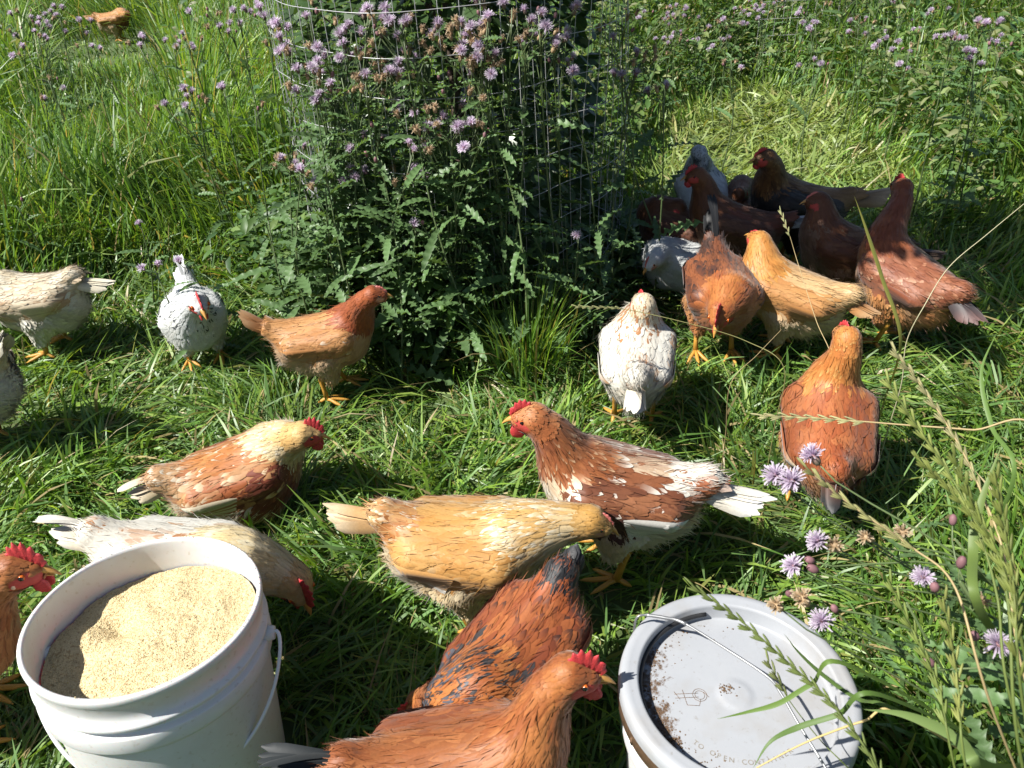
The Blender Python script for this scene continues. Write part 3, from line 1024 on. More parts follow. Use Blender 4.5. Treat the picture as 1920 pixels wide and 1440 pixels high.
# ears and hanging handle
for sx in (1, -1):
    mb = MB()
    ang = math.radians(6 + (0 if sx > 0 else 180))
    d_ = np.array([math.cos(ang), math.sin(ang), 0])
    mb.add(*tube(np.array([d_ * .138 + [0, 0, .300], d_ * .150 + [0, 0, .300], d_ * .159 + [0, 0, .300]]), [.013, .012, .009], 14))
    link('handle_ear', mb.mesh('handle_ear', M_WHITE), bl_root)
ea = math.radians(6)
e_ = np.array([math.cos(ea), math.sin(ea), 0])
fw = np.array([e_[1], -e_[0], 0])
hp_ = [e_ * .150 + [0, 0, .300], e_ * .163 + [0, 0, .300]]
for a in np.linspace(8, 172, 13):
    ra_ = math.radians(a)
    tilt = math.radians(-62)
    out_ = math.sin(ra_) * .185
    hp_.append(e_ * .166 * math.cos(ra_) + fw * out_ * math.cos(tilt) * 1.25 + np.array([0, 0, .300 + out_ * math.sin(tilt)]))
hp_ += [-e_ * .163 + [0, 0, .300], -e_ * .150 + [0, 0, .300]]
bail(bl_root, np.array(hp_), .0026, M_BAIL, 60)

# feed: heaped crumbs
M_FEED, nt, bs, out = new_mat('feed_crumble')
tc = N(nt, 'ShaderNodeTexCoord')
vo = N(nt, 'ShaderNodeTexVoronoi')
vo.inputs['Scale'].default_value = 640.0
nt.links.new(tc.outputs['Object'], vo.inputs['Vector'])
n2 = noise_node(nt, 300.0, 3.0)
c_ = mixc(nt, vo.outputs['Color'], lin((186, 166, 124)), lin((206, 190, 150)))
c_ = mixc(nt, ramp(nt, n2.outputs[0], [(.35, 1.0), (.48, 0.0)]).outputs[0], c_, lin((156, 130, 90)))
nt.links.new(c_, bs.inputs['Base Color'])
bs.inputs['Roughness'].default_value = .85
bump(nt, vo.outputs['Distance'], .8, .0013, bs)
M_CRUMB = leaf_mat('feed_crumb', trans=0.0, rough=.85, spec=.2, vary=0)
feed = thing('chicken_feed', 'coarse pale yellow feed meal heaped in the open bucket', 'feed', (LB[0], LB[1], 0))
feed.rotation_euler = bl_root.rotation_euler
feed.scale = bl_root.scale
nr_, na_ = 70, 150
rr = np.linspace(0, 1, nr_) ** .8
aa = np.linspace(0, 2 * np.pi, na_, endpoint=False)


def feed_h(x, y):
    p = np.stack([x, y], -1)
    base = .322 + .09 * x - .02 * y + .008 * (1 - (x * x + y * y) / .135 ** 2)
    hollow = -.020 * np.exp(-(((x + .055) / .030) ** 2 + ((y - .020) / .030) ** 2)) - .014 * np.exp(-(((x + .085) / .025) ** 2 + ((y + .045) / .03) ** 2))
    return base + hollow + (vnoise(p, 26, 4) - .5) * .009 + (vnoise(p, 70, 5) - .5) * .003 + (vnoise(p, 330, 6) - .5) * .0022


FX, FY = (rr[:, None] * np.cos(aa) * .1385), (rr[:, None] * np.sin(aa) * .1385)
FZ = feed_h(FX.ravel(), FY.ravel()).reshape(FX.shape)
i = np.arange(nr_ - 1)[:, None] * na_
j = np.arange(na_)[None]
FF = np.stack([i + j, i + na_ + j, i + na_ + (j + 1) % na_, i + (j + 1) % na_], -1).reshape(-1, 4)
link('heap', make_mesh('heap', np.stack([FX, FY, FZ], -1).reshape(-1, 3), FF, M_FEED), feed)
nc = 9000
a, r_ = RNG.random(nc) * 2 * np.pi, np.sqrt(RNG.random(nc)) * .136
cx, cy_ = r_ * np.cos(a), r_ * np.sin(a)
cz = feed_h(cx, cy_)
octv = np.array([[1, 0, 0], [-1, 0, 0], [0, 1, 0], [0, -1, 0], [0, 0, 1], [0, 0, -1]], float)
octf = np.array([[0, 2, 4], [2, 1, 4], [1, 3, 4], [3, 0, 4], [2, 0, 5], [1, 2, 5], [3, 1, 5], [0, 3, 5]])
sz = RNG.uniform(.0003, .0009, (nc, 1, 1)) * RNG.uniform(.6, 1.4, (nc, 6, 3))
cen_ = np.stack([cx, cy_, cz + .0004], -1)
ra_ = RNG.normal(math.radians(20), 1.2, 160)
cen_[:160] = np.stack([RNG.uniform(.1435, .1480, 160) * np.cos(ra_), RNG.uniform(.1435, .1480, 160) * np.sin(ra_), np.full(160, .3685)], -1)
CV = octv[None] * sz + cen_[:, None]
cc = np.where((RNG.random(nc) < .012)[:, None], lin((196, 168, 56)), lin((204, 186, 146)) * RNG.uniform(.72, 1.12, (nc, 1)))
cme = make_mesh('crumbs', CV.reshape(-1, 3), (octf[None] + (np.arange(nc) * 6)[:, None, None]).reshape(-1, 3), M_CRUMB, col=np.repeat(cc, 6, 0), smooth=False)
link('crumbs', cme, feed, kind='stuff')

# lidded bucket
LS = .955
RB = at(1383, 1283, .376 * LS)
M_LID, nt, bs, out = new_mat('grey_lid_plastic')
tc = N(nt, 'ShaderNodeTexCoord')
sep = N(nt, 'ShaderNodeSeparateXYZ')
nt.links.new(tc.outputs['Object'], sep.inputs[0])
n1 = noise_node(nt, 16.0, 6.0, rough=.7)
n2 = noise_node(nt, 90.0, 5.0, rough=.75)
n3 = noise_node(nt, 260.0, 3.0)
c_ = mixc(nt, n1.outputs[0], (.245, .258, .278), (.31, .318, .332))
c_ = mixc(nt, ramp(nt, n2.outputs[0], [(.60, 0.0), (.72, .6)]).outputs[0], c_, (.17, .15, .12))
n4 = noise_node(nt, 7.0, 5.0, rough=.65)
c_ = mixc(nt, ramp(nt, n4.outputs[0], [(.50, 0.0), (.75, .55)]).outputs[0], c_, (.22, .19, .15))
# soil washed against one side of the sunken panel
mth = N(nt, 'ShaderNodeMath', operation='MULTIPLY_ADD')
nt.links.new(sep.outputs['X'], mth.inputs[0])
mth.inputs[1].default_value = -9.0
mth.inputs[2].default_value = -1.00
add = N(nt, 'ShaderNodeMath', operation='ADD')
nt.links.new(mth.outputs[0], add.inputs[0])
mx_ = N(nt, 'ShaderNodeMath', operation='MULTIPLY')
nt.links.new(n1.outputs[0], mx_.inputs[0])
nt.links.new(n2.outputs[0], mx_.inputs[1])
mx2 = N(nt, 'ShaderNodeMath', operation='MULTIPLY')
nt.links.new(mx_.outputs[0], mx2.inputs[0])
mx2.inputs[1].default_value = 2.4
nt.links.new(mx2.outputs[0], add.inputs[1])
zlow = N(nt, 'ShaderNodeMath', operation='LESS_THAN')
nt.links.new(sep.outputs['Z'], zlow.inputs[0])
zlow.inputs[1].default_value = .3585
dm = N(nt, 'ShaderNodeMath', operation='MULTIPLY')
nt.links.new(ramp(nt, add.outputs[0], [(.44, 0.0), (.62, 1.0)]).outputs[0], dm.inputs[0])
nt.links.new(zlow.outputs[0], dm.inputs[1])
c_ = mixc(nt, dm.outputs[0], c_, mixc(nt, n3.outputs[0], (.03, .018, .010), (.14, .085, .05)))
nt.links.new(c_, bs.inputs['Base Color'])
bs.inputs['Roughness'].default_value = .42
bump(nt, n3.outputs[0], .15, .0006, bs)
M_DIRT = plain_mat('dried_mud', (.12, .07, .035), .9, nscale=500, namp=.5, bstr=.8, bdist=.001)
M_GASKET_SHADE = plain_mat('black_gasket_shade', (.012, .012, .013), .6, nscale=100, namp=.3)
M_EMB = plain_mat('embossed_plastic', (.20, .18, .15), .6, nscale=150, namp=.6)
br = thing('lidded_bucket', 'white plastic bucket closed with a dirty grey lid', 'bucket', (RB[0], RB[1], 0), scale=LS)
prof = bucket_profile()
prof = prof[:np.argmax(prof[:, 1] > .340)]
v, f_ = lathe(prof, 96)
link('bucket_body', make_mesh('bucket_body', v, f_, M_WHITE), br)
lp = [(.1535, .334), (.1565, .333), (.1585, .336), (.1590, .350), (.1582, .366), (.1566, .3735), (.1535, .3765), (.1490, .3780), (.1440, .3782), (.1385, .3768), (.1350, .3775), (.1325, .3765), (.1312, .3730),
      (.1300, 0.3530), (.1285, 0.3512), (.1250, 0.3508), (.1150, 0.3514), (.0900, 0.3522), (.0300, 0.3526), (.0235, 0.3527), (.0210, 0.3538), (.0150, 0.3542), (.0, 0.3543)]
v, f_ = lathe(lp, 120)
lid = link('lid', make_mesh('lid', v, f_, M_LID), br)
gk = np.linspace(math.radians(95), math.radians(262), 50)  # black seal arc kept to the sunless inner wall, painting in its shade
gv = np.stack([.1290 * np.cos(gk), .1290 * np.sin(gk), np.full(50, .3620)], -1)
link('gasket_shade', make_mesh('gasket_shade', *tube(gv * np.array([1, 1, 1]), .0034, 8), M_GASKET_SHADE), lid)
# notches of the pull tabs on the skirt
for a in (200, 232, 318):
    mb = MB()
    d_ = np.array([math.cos(math.radians(a)), math.sin(math.radians(a)), 0])
    s_ = np.array([-d_[1], d_[0], 0])
    q = np.array([d_ * .1589 + s_ * x + np.array([0, 0, z]) for x, z in ((-.0022, .337), (.0022, .337), (.0012, .351), (-.0012, .351))])
    q2 = q + d_ * .0012
    mb.add(np.vstack([q, q2]), np.array([[4, 5, 6, 7], [0, 1, 5, 4], [1, 2, 6, 5], [2, 3, 7, 6], [3, 0, 4, 7]]))
    link('tab_slot', mb.mesh('tab_slot', M_DIRT), lid)
# mud crumbs on the panel
nm = 420
a = RNG.normal(math.radians(190), .75, nm)
r_ = .127 - np.abs(RNG.normal(0, .018, nm)) - .002
m_c = np.stack([r_ * np.cos(a), r_ * np.sin(a), np.full(nm, .3518)], -1)
m_c[:60] = np.array([-.010, .008, .3546]) + RNG.normal(0, 1, (60, 3)) * [.005, .005, .0003]
m_c[60:110] = np.array([-.098, -.062, .3518]) + RNG.normal(0, 1, (50, 3)) * [.007, .006, .001]
sz = RNG.uniform(.0004, .0021, (nm, 1, 1)) * RNG.uniform(.5, 1.4, (nm, 6, 3)) * np.array([1, 1, .6])
CV = octv[None] * sz + m_c[:, None]
link('mud_crumbs', make_mesh('mud_crumbs', CV.reshape(-1, 3), (octf[None] + (np.arange(nm) * 6)[:, None, None]).reshape(-1, 3), M_DIRT, smooth=False), lid, kind='stuff')


def text_mesh(s, size, mat, ext=.0004):
    cu = bpy.data.curves.new('t', 'FONT')
    cu.body = s
    cu.size = size
    cu.extrude = ext
    cu.align_x = 'CENTER'
    ob = bpy.data.objects.new('t', cu)
    COL.objects.link(ob)
    dg = bpy.context.evaluated_depsgraph_get()
    me = bpy.data.meshes.new_from_object(ob.evaluated_get(dg))
    bpy.data.objects.remove(ob)
    me.materials.clear()
    me.materials.append(mat)
    return me


for s_, size, ang, rad, mat in (('TO OPEN', .0095, 238, .098, M_EMB), ('CONTAINER', .0095, 281, .098, M_EMB)):
    for q, chh in enumerate(s_):
        if chh == ' ':
            continue
        a = math.radians(ang + (q - (len(s_) - 1) / 2) * 4.8)
        o = link('embossed_letter', text_mesh(chh, size, mat), lid)
        o.location = (rad * math.cos(a), rad * math.sin(a), .3520)
        o.rotation_euler = (0, 0, a + math.pi / 2)
o = link('embossed_number', text_mesh('5065', .012, M_EMB), lid)
o.location = (.062, .012, .3526)
o.rotation_euler = (0, 0, math.radians(-62))
# moulded mark: a bar with a ring, two struts
mb = MB()
ce = np.array([-.062, .002, .3526])
th_ = np.linspace(0, 2 * np.pi, 25)
for rad, off in ((.0095, .014), (.0065, .014)):
    mb.add(*tube(np.stack([ce[0] + off + rad * np.cos(th_), ce[1] + rad * np.sin(th_), 0 * th_ + ce[2]], -1), .00035, 4))
for p0, p1 in (((-.020, .003), (.012, .003)), ((-.020, -.003), (.012, -.003)), ((-.008, .009), (-.006, -.014)), ((-.006, -.014), (.010, -.016)), ((-.020, .007), (-.014, -.005)), ((.020, .004), (.026, -.004)), ((.010, -.016), (.014, -.006))):
    mb.add(*tube(np.array([[ce[0] + p0[0], ce[1] + p0[1], ce[2]], [ce[0] + p1[0], ce[1] + p1[1], ce[2]]]), .00035, 4))
link('moulded_mark', mb.mesh('moulded_mark', M_DIRT), lid)
# wire handle arching over the lid
hpx = [(1188, 1196, .348), (1193, 1160, .392), (1212, 1153, .398), (1245, 1158, .400), (1282, 1168, .402), (1360, 1216, .412), (1437, 1267, .414), (1462, 1297, .414), (1500, 1362, .408), (1548, 1440, .398), (1580, 1500, .380)]
hw = (np.array([at(p[0], p[1], p[2] * LS) for p in hpx]) - np.array([RB[0], RB[1], 0])) / LS
wire = link('handle', make_mesh('handle', *tube(crom(hw, 70), .0017, 8), M_WIRE), br)
link('wire_wrap', make_mesh('wire_wrap', *tube(crom(hw[2:6], 24)[:17], .0024, 8), M_WIRE), wire)

# ------------------------------------------------------------------ wire cage round the shrub
CG = np.array([-.150, 2.565])
CR = .525
M_CAGE = plain_mat('cage_wire', (.42, .425, .43), .45, metallic=.35, nscale=30, namp=.25)
cage = thing('wire_cage', 'welded wire mesh cylinder standing round the leafy shrub', 'cage', (CG[0], CG[1], 0))
NV, CH = 65, 1.32
def cage_r(a, z):
    return CR + .022 * math.sin(3 * a + 1) + .014 * math.sin(5 * a + z * 4) + .006 * math.sin(11 * a + 3 * z)
for q in range(NV):
    a = 2 * math.pi * q / NV
    zz = np.linspace(-.01, CH, 9)
    p = np.array([[cage_r(a + .006 * math.sin(z * 7 + q), z) * math.cos(a + .004 * math.sin(z * 6 + q)), cage_r(a, z) * math.sin(a + .004 * math.sin(z * 6 + q)), z] for z in zz])
    link('vertical_wire', make_mesh('vertical_wire', *tube(p, .00105, 4, False), M_CAGE), cage)
for q in range(13):
    z = .05 + q * .1016
    aa_ = np.linspace(0, 2 * math.pi, 97)
    p = np.array([[(cage_r(a, z) + .0022) * math.cos(a), (cage_r(a, z) + .0022) * math.sin(a), z + .006 * math.sin(2 * a + q) ] for a in aa_])
    link('ring_wire', make_mesh('ring_wire', *tube(p, .00105, 4, False), M_CAGE), cage)

# far fence with steel post
M_POST = plain_mat('green_steel', (.010, .016, .012), .5, nscale=25, namp=.4)
FP = atd(1597, 20, 5.0)
post = thing('fence_post', 'dark green steel post standing in the weeds on the far side', 'post', (FP[0], FP[1], 0))
mb = MB()
for (x0, x1, y0, y1) in ((-.018, .018, -.002, .002), (-.002, .002, .002, .03)):
    q = np.array([[x, y, z] for z in (-.02, 1.5) for x, y in ((x0, y0), (x1, y0), (x1, y1), (x0, y1))])
    mb.add(q, np.array([[0, 1, 5, 4], [1, 2, 6, 5], [2, 3, 7, 6], [3, 0, 4, 7], [4, 5, 6, 7]]))
link('post_body', mb.mesh('post_body', M_POST, False), post)
for q in range(12):
    v_, f__ = ellipsoid((0, -.004, .12 + q * .11), (.006, .004, .008), nu=6, nv=5)
    link('stud', make_mesh('stud', v_, f__, M_POST), post)
fence = thing('wire_fence', 'thin wire mesh fence beyond the weeds, fixed to the steel post', 'fence', (FP[0], FP[1] - .012, 0))
vw = make_mesh('vertical_wire', *tube(np.array([[0, 0, 0], [0, 0, .6], [0, 0, 1.2]]), .0013, 4, False), M_CAGE)
for q in range(70):
    o = link('vertical_wire', vw, fence)
    o.location = (-.6 + q * .0508, .10 * (-.6 + q * .0508) ** 2 * -.1, 0)
for q in range(12):
    xs = np.linspace(-.6, 2.95, 20)
    link('horizontal_wire', make_mesh('horizontal_wire', *tube(np.stack([xs, .10 * xs ** 2 * -.1 - .0026, 0 * xs + .05 + q * .1016 + .006 * np.sin(xs * 3)], -1), .0013, 4, False), M_CAGE), fence)

# ------------------------------------------------------------------ vegetation
M_GRASS = leaf_mat('grass_blade', trans=.38, rough=.42, spec=.42, vary=0.0, tint=(1.35, 1.3, .5))
M_THL = leaf_mat('thistle_leaf', color=(.095, .165, .062), trans=.32, rough=.46, spec=.35, vary=.25)
M_STEM = leaf_mat('thistle_stem', color=(.085, .12, .045), trans=.05, rough=.5, vary=.2)
M_SHRUB = leaf_mat('shrub_leaf', color=(.048, .090, .030), trans=.28, rough=.35, spec=.5, vary=.1)
M_WEED = leaf_mat('weed_leaf', trans=.36, rough=.44, spec=.38, vary=0.0)
M_FLO = leaf_mat('thistle_floret', trans=.45, rough=.6, spec=.2, vary=.12, tint=(1.1, 1.0, 1.1))
M_BRACT = leaf_mat('thistle_bract', trans=.1, rough=.6, spec=.3, vary=.2)
M_BARK = plain_mat('bark', (.07, .05, .035), .9, nscale=60, namp=.4, bstr=.6, bdist=.004)
M_SEED = leaf_mat('seed_head', trans=.25, rough=.5, spec=.3, vary=.12)


# trodden area, traced on the ground
POLY = np.array([at(px, py)[:2] for px, py in [(-500, 1900), (-500, 800), (-150, 690), (120, 640), (240, 560), (430, 520), (540, 560), (700, 650), (880, 690), (1010, 670),
                                               (1140, 560), (1190, 430), (1230, 320), (1270, 230), (1420, 165), (1560, 190), (1600, 260), (1690, 340), (1840, 470), (1960, 620), (2150, 760), (2150, 900),
                                               (1850, 960), (1660, 1010), (1640, 1150), (1660, 1900)]])


def poly_dist(p):
    """signed distance to the trodden area: negative inside"""
    d = np.full(len(p), 1e9)
    ins = np.zeros(len(p), bool)
    for a, b in zip(POLY, np.roll(POLY, -1, 0)):
        ab = b - a
        t = np.clip(((p - a) @ ab) / (ab @ ab), 0, 1)
        d = np.minimum(d, np.linalg.norm(p - a - t[:, None] * ab, axis=1))
        c = ((a[1] > p[:, 1]) != (b[1] > p[:, 1])) & (p[:, 0] < (b[0] - a[0]) * (p[:, 1] - a[1]) / (b[1] - a[1] + 1e-12) + a[0])
        ins ^= c
    return np.where(ins, -d, d)


def hits(P):
    """True where a blade (n,k,3) passes through a bird or bucket"""
    bad = np.zeros(len(P), bool)
    for inv, s, sdf, c, rad in BODIES:
        m = (np.linalg.norm(P[:, -1] - c, axis=1) < rad + .25) & ~bad
        idx = np.nonzero(m)[0]
        if not len(idx):
            continue
        q = P[idx].reshape(-1, 3)
        ql = q @ inv[:3, :3].T + inv[:3, 3]
        near = np.linalg.norm(ql - ((inv[:3, :3] @ c) + inv[:3, 3]), axis=1) < .34
        d = np.full(len(q), 1.0)
        if near.any():
            d[near] = sdf(ql[near])
        bad[idx] |= (d.reshape(len(idx), -1) < .003).any(1)
    for lx, ly, la in LEGS:
        q0_ = P[..., :2] - np.array([lx + .025 * math.cos(la), ly + .025 * math.sin(la)])
        bad |= ((np.hypot(q0_[..., 0], q0_[..., 1]) < .062) & (P[..., 2] > .034)).any(1)
    for c in (LB, RB):
        bad |= ((np.hypot(P[..., 0] - c[0], P[..., 1] - c[1]) < .150) & (P[..., 2] < .385)).any(1)
    return bad


def blade_mesh(name, xy, h, w, az, th0, th1, col, K=5, twist=None, zmin=0.003, check=True):
    """curved grass blades; th0/th1 lean at root and tip in radians"""
    n = len(xy)
    t = np.linspace(0, 1, K)
    th = th0[:, None] + (th1 - th0)[:, None] * t[None] ** 1.1
    ds = h[:, None] / (K - 1)
    sx = np.concatenate([np.zeros((n, 1)), np.cumsum(np.sin((th[:, 1:] + th[:, :-1]) / 2) * ds, 1)], 1)
    sz = np.concatenate([np.zeros((n, 1)), np.cumsum(np.cos((th[:, 1:] + th[:, :-1]) / 2) * ds, 1)], 1)
    dx, dy = np.cos(az), np.sin(az)
    P = np.stack([xy[:, None, 0] + sx * dx[:, None], xy[:, None, 1] + sx * dy[:, None], np.maximum(sz, zmin + RNG.random((n, 1)) * .012)], -1)
    P[:, 0, 2] = -.004
    if check:
        ok = ~hits(P)
        P, w, dx, dy, th, col, n = P[ok], w[ok], dx[ok], dy[ok], th[ok], col[ok], int(ok.sum())
    tw = RNG.normal(0, .6, n) if twist is None else twist
    side = np.stack([-dy, dx, 0 * dx], -1)
    nrm = np.stack([-np.cos(th) * dx[:, None], -np.cos(th) * dy[:, None], np.sin(th)], -1)
    wv = side[:, None] * np.cos(tw)[:, None, None] + nrm * np.sin(tw)[:, None, None]
    wp = np.interp(t, [0, .3, .7, .9, 1], [.75, 1, .8, .4, .04])
    off = wv * (w[:, None] * wp[None] * .5)[..., None]
    V = np.stack([P - off, P + off], 2).reshape(-1, 3)
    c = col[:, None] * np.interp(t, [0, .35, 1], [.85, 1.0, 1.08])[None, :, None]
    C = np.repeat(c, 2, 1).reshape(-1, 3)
    return make_mesh(name, V, many(strip(K, 2), n, 2 * K), M_GRASS, col=C)


GREENS = 1.12 * np.array([1.12, 1.02, .95]) * np.array([(.092, .195, .030), (.130, .235, .038), (.070, .160, .034), (.165, .260, .055), (.085, .175, .055), (.125, .225, .085)])


def grass_cols(n, xy, dry=.04):
    p = vnoise(xy, 2.2, 21)
    i = RNG.integers(0, len(GREENS), n)
    c = GREENS[i] * RNG.uniform(.75, 1.25, (n, 1)) * (0.8 + .4 * p)[:, None]
    d = RNG.random(n) < dry
    c[d] = np.array([.34, .27, .13]) * RNG.uniform(.7, 1.15, (d.sum(), 1))
    y = RNG.random(n) < .04
    c[y] = np.array([.20, .22, .05]) * RNG.uniform(.7, 1.1, (y.sum(), 1))
    return c


def scatter(n, y0, y1, xl=1.0, pw=1.0):
    """ground points inside the camera's wedge plus a margin"""
    y = y0 + (y1 - y0) * RNG.random(n) ** pw
    x = (RNG.random(n) * 2 - 1) * (.74 * np.maximum(y, .1) + .75) * xl
    return np.stack([x, y], -1)


def in_cage(xy, m=0.0):
    return np.hypot(xy[:, 0] - CG[0], xy[:, 1] - CG[1]) < CR + m


# 1 trodden sward
xy = scatter(200000, .05, 5.6, pw=.95)
w_ = (1.0 / (.74 * xy[:, 1] + .75))
d_ = poly_dist(xy)
dens = np.clip(1.15 - .16 * np.maximum(xy[:, 1] - 1.0, 0), .35, 1)
dens = dens * np.clip(.25 + 1.5 * vnoise(xy, 2.7, 36), .3, 1)
xy = xy[(d_ < .10) & (RNG.random(len(xy)) < dens)]
n = len(xy)
swirl = vnoise(xy, 3.2, 31) * 9.0 + vnoise(xy, 9.0, 32) * 4.0
az = swirl + RNG.normal(0, .9, n)
h = (.04 + .15 * RNG.random(n) ** 1.6) * (.55 + .9 * vnoise(xy, 5.0, 33))
th0 = RNG.uniform(.55, 1.45, n)
th1 = th0 + RNG.uniform(.2, 1.1, n)
far_path = np.clip((xy[:, 1] - 2.9) / .6, 0, 1)[:, None]
cols = grass_cols(n, xy, .09)
cols = cols * (1 - far_path * .55) + far_path * .55 * np.array([.27, .31, .10])
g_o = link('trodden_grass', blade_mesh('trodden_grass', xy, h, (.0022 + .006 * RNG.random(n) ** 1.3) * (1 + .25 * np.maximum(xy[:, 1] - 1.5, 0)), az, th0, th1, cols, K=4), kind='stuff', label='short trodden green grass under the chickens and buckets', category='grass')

# 2 lush taller grass round it
xy = scatter(285000, .1, 13.5, 1.16, pw=.95)
d_ = poly_dist(xy)
keep = ((d_ > -.04) | ((vnoise(xy, 3.4, 47) > .62) & (RNG.random(len(xy)) < .30))) & (RNG.random(len(xy)) < np.clip(1.0 - .10 * xy[:, 1], .32, 1) * np.where((xy[:, 0] > .35) & (xy[:, 1] < 1.3), .75, 1.0))
keep &= ~in_cage(xy, .02)
xy, d_ = xy[keep], d_[keep]
n = len(xy)
cl = vnoise(xy, 2.6, 41)
hh = .10 + .50 * np.clip(d_ / .75, 0, 1)
hh = np.where((xy[:, 0] > .3) & (xy[:, 1] < 2.4), np.minimum(hh, .20 + .10 * cl), hh)
hh = np.where((xy[:, 0] < -.7) & (xy[:, 1] < 2.5), np.minimum(hh, .26), hh)
hh = np.where(np.hypot(xy[:, 0] - CG[0], xy[:, 1] - CG[1]) < CR + .22, np.minimum(hh, .16), hh)
hh = np.where(d_ < -.04, .11, hh)
wedge = (xy[:, 0] / xy[:, 1] > -.56) & (xy[:, 0] / xy[:, 1] < -.40) & (xy[:, 1] > 2.8) & (xy[:, 1] < 7.8)   # thinner, shorter grass towards the far bird
hh = np.where(wedge, np.minimum(hh, np.maximum((1.21 - .160 * xy[:, 1]) * .60, .06)), hh)
h = hh * RNG.uniform(.55, 1.15, n) * (.7 + .6 * cl)
az = vnoise(xy, 1.6, 42) * 8 + RNG.normal(0, .9, n)
th0 = np.abs(RNG.normal(.12, .16, n))
th1 = th0 + np.abs(RNG.normal(.75, .5, n))
wid = RNG.uniform(.004, .0092, n) * (1 + .08 * xy[:, 1])
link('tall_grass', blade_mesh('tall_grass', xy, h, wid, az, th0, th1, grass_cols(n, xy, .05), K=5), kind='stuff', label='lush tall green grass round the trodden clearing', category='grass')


# 3 broad-leaved weeds round the cage and behind, one mass
def weed_mass(name, n, sampler, zr, size, cols, label):
    p = sampler(n)
    p = p[~hits(p[:, None])]
    n = len(p)
    az = RNG.random(n) * 6.283
    el = RNG.uniform(-.5, .8, n)
    L = size * RNG.uniform(.5, 1.4, n)
    d = np.stack([np.cos(az) * np.cos(el), np.sin(az) * np.cos(el), np.sin(el)], -1)
    sd = unit(np.cross(d, [0, 0, 1.0]) + RNG.normal(0, .35, (n, 3)))
    nr = np.cross(sd, d)
    t = np.array([0, .3, .65, 1.0])
    wp = np.array([.12, .95, .75, .03]) * .24
    drop = -t ** 2 * .28
    cen = p[:, None] + (d[:, None] * t[None, :, None] + nr[:, None] * drop[None, :, None]) * L[:, None, None]
    of = sd[:, None] * (wp[None, :, None] * L[:, None, None])
    up = nr[:, None] * (wp[None, :, None] * L[:, None, None] * .35)
    V = np.stack([cen - of + up, cen, cen + of + up], 2).reshape(-1, 3)
    c = np.asarray(cols)[RNG.integers(0, len(cols), n)] * RNG.uniform(.7, 1.3, (n, 1))
    me = make_mesh(name, V, many(strip(4, 3), n, 12), M_WEED, col=np.repeat(c, 12, 0))
    return link(name, me, kind='stuff', label=label, category='weeds')


WC = [(.065, .130, .030), (.085, .160, .038), (.055, .110, .042), (.120, .185, .050)]


def ring_sampler(n):
    a = RNG.uniform(0, 2 * np.pi, n)
    r = CR + RNG.gamma(1.6, .085, n)
    x, y = CG[0] + r * np.cos(a), CG[1] + r * np.sin(a)
    top = (.36 - .5 * (r - CR)) * (.55 + .7 * vnoise(np.stack([x, y], -1), 4, 55))
    top = np.where(x > .05, top * .5, top)
    z = RNG.random(n) ** .8 * np.maximum(top, .05)
    return np.stack([x, y, z], -1)[poly_dist(np.stack([x, y], -1)) > -.06]


weed_mass('weed_foliage', 11000, ring_sampler, None, .055, WC, 'broad-leaved green weeds crowding the foot of the wire cage')


def back_sampler(n):
    xy = scatter(n, 2.8, 8.5, pw=.8)
    k = poly_dist(xy) > .10
    k &= ~in_cage(xy, .1)
    right = xy[:, 0] > .25
    k &= right | (RNG.random(len(xy)) < .12)
    k &= ~((xy[:, 0] / xy[:, 1] > -.56) & (xy[:, 0] / xy[:, 1] < -.40))
    xy = xy[k]
    d = poly_dist(xy)
    top = np.clip(.12 + .9 * d, .1, .70) * (.5 + .7 * vnoise(xy, 2.4, 66))
    z = top * RNG.random(len(xy)) ** .55
    return np.column_stack([xy, z])


weed_mass('weed_thicket', 80000, back_sampler, None, .055, WC + [(.17, .22, .08), (.20, .22, .10)], 'dense leafy weed thicket filling the far side of the clearing')

# ------------------------------------------------------------------ shrub inside the cage
shrub = thing('caged_shrub', 'dark leafy shrub growing inside the wire mesh cage', 'shrub', (CG[0], CG[1], 0))
mb = MB()
mb.add(*tube(np.array([[0, 0, -.02], [.01, .01, .4], [0, .02, .9], [.02, 0, 1.5]]), [.022, .018, .012, .004], 8))
for q in range(26):
    a = q * 2.4
    z0 = .1 + .045 * q
    e = np.array([math.cos(a) * .38, math.sin(a) * .38, .22]) * RNG.uniform(.7, 1.1)
    mb.add(*tube(np.array([[0, 0, z0], np.array([0, 0, z0]) + e * .5, np.array([0, 0, z0 + .05]) + e]), [.008, .005, .002], 5))
for q in range(12):  # branches for the added crown above the view
    a = q * 2.4
    e = np.array([.22 + math.cos(a) * .4, -.44 + math.sin(a) * .4, 1.55 + .04 * q])
    mb.add(*tube(np.array([[0, .02, .9 + .04 * q], e * .5 + np.array([0, 0, .62 + .02 * q]), e]), [.009, .006, .002], 5))
link('trunk', mb.mesh('trunk', M_BARK), shrub)
n = 11000
a = RNG.uniform(0, 2 * np.pi, n)
z = RNG.uniform(.04, 1.55, n)
rmax = np.interp(z, [0, .3, 1.1, 1.4, 1.57], [.40, .46, .46, .38, .10])
r = rmax * np.sqrt(RNG.random(n)) ** .8
p = np.stack([r * np.cos(a), r * np.sin(a), z], -1)
p = p[vnoise(p, 7.0, 77) > .32]
m_ = 8500          # unseen upper crown, added above the view to shade the crowded hens
q_ = RNG.normal(0, 1, (m_, 3))
q_ = unit(q_) * (RNG.random((m_, 1)) ** (1 / 3)) * np.array([.56, .54, .40]) + np.array([.22, -.44, 1.70])
q_ = q_[vnoise(q_, 6.0, 78) > .42]
p = np.vstack([p, q_])
n = len(p)
az = np.arctan2(p[:, 1], p[:, 0]) + RNG.normal(0, .9, n)
el = RNG.uniform(-.7, .5, n)
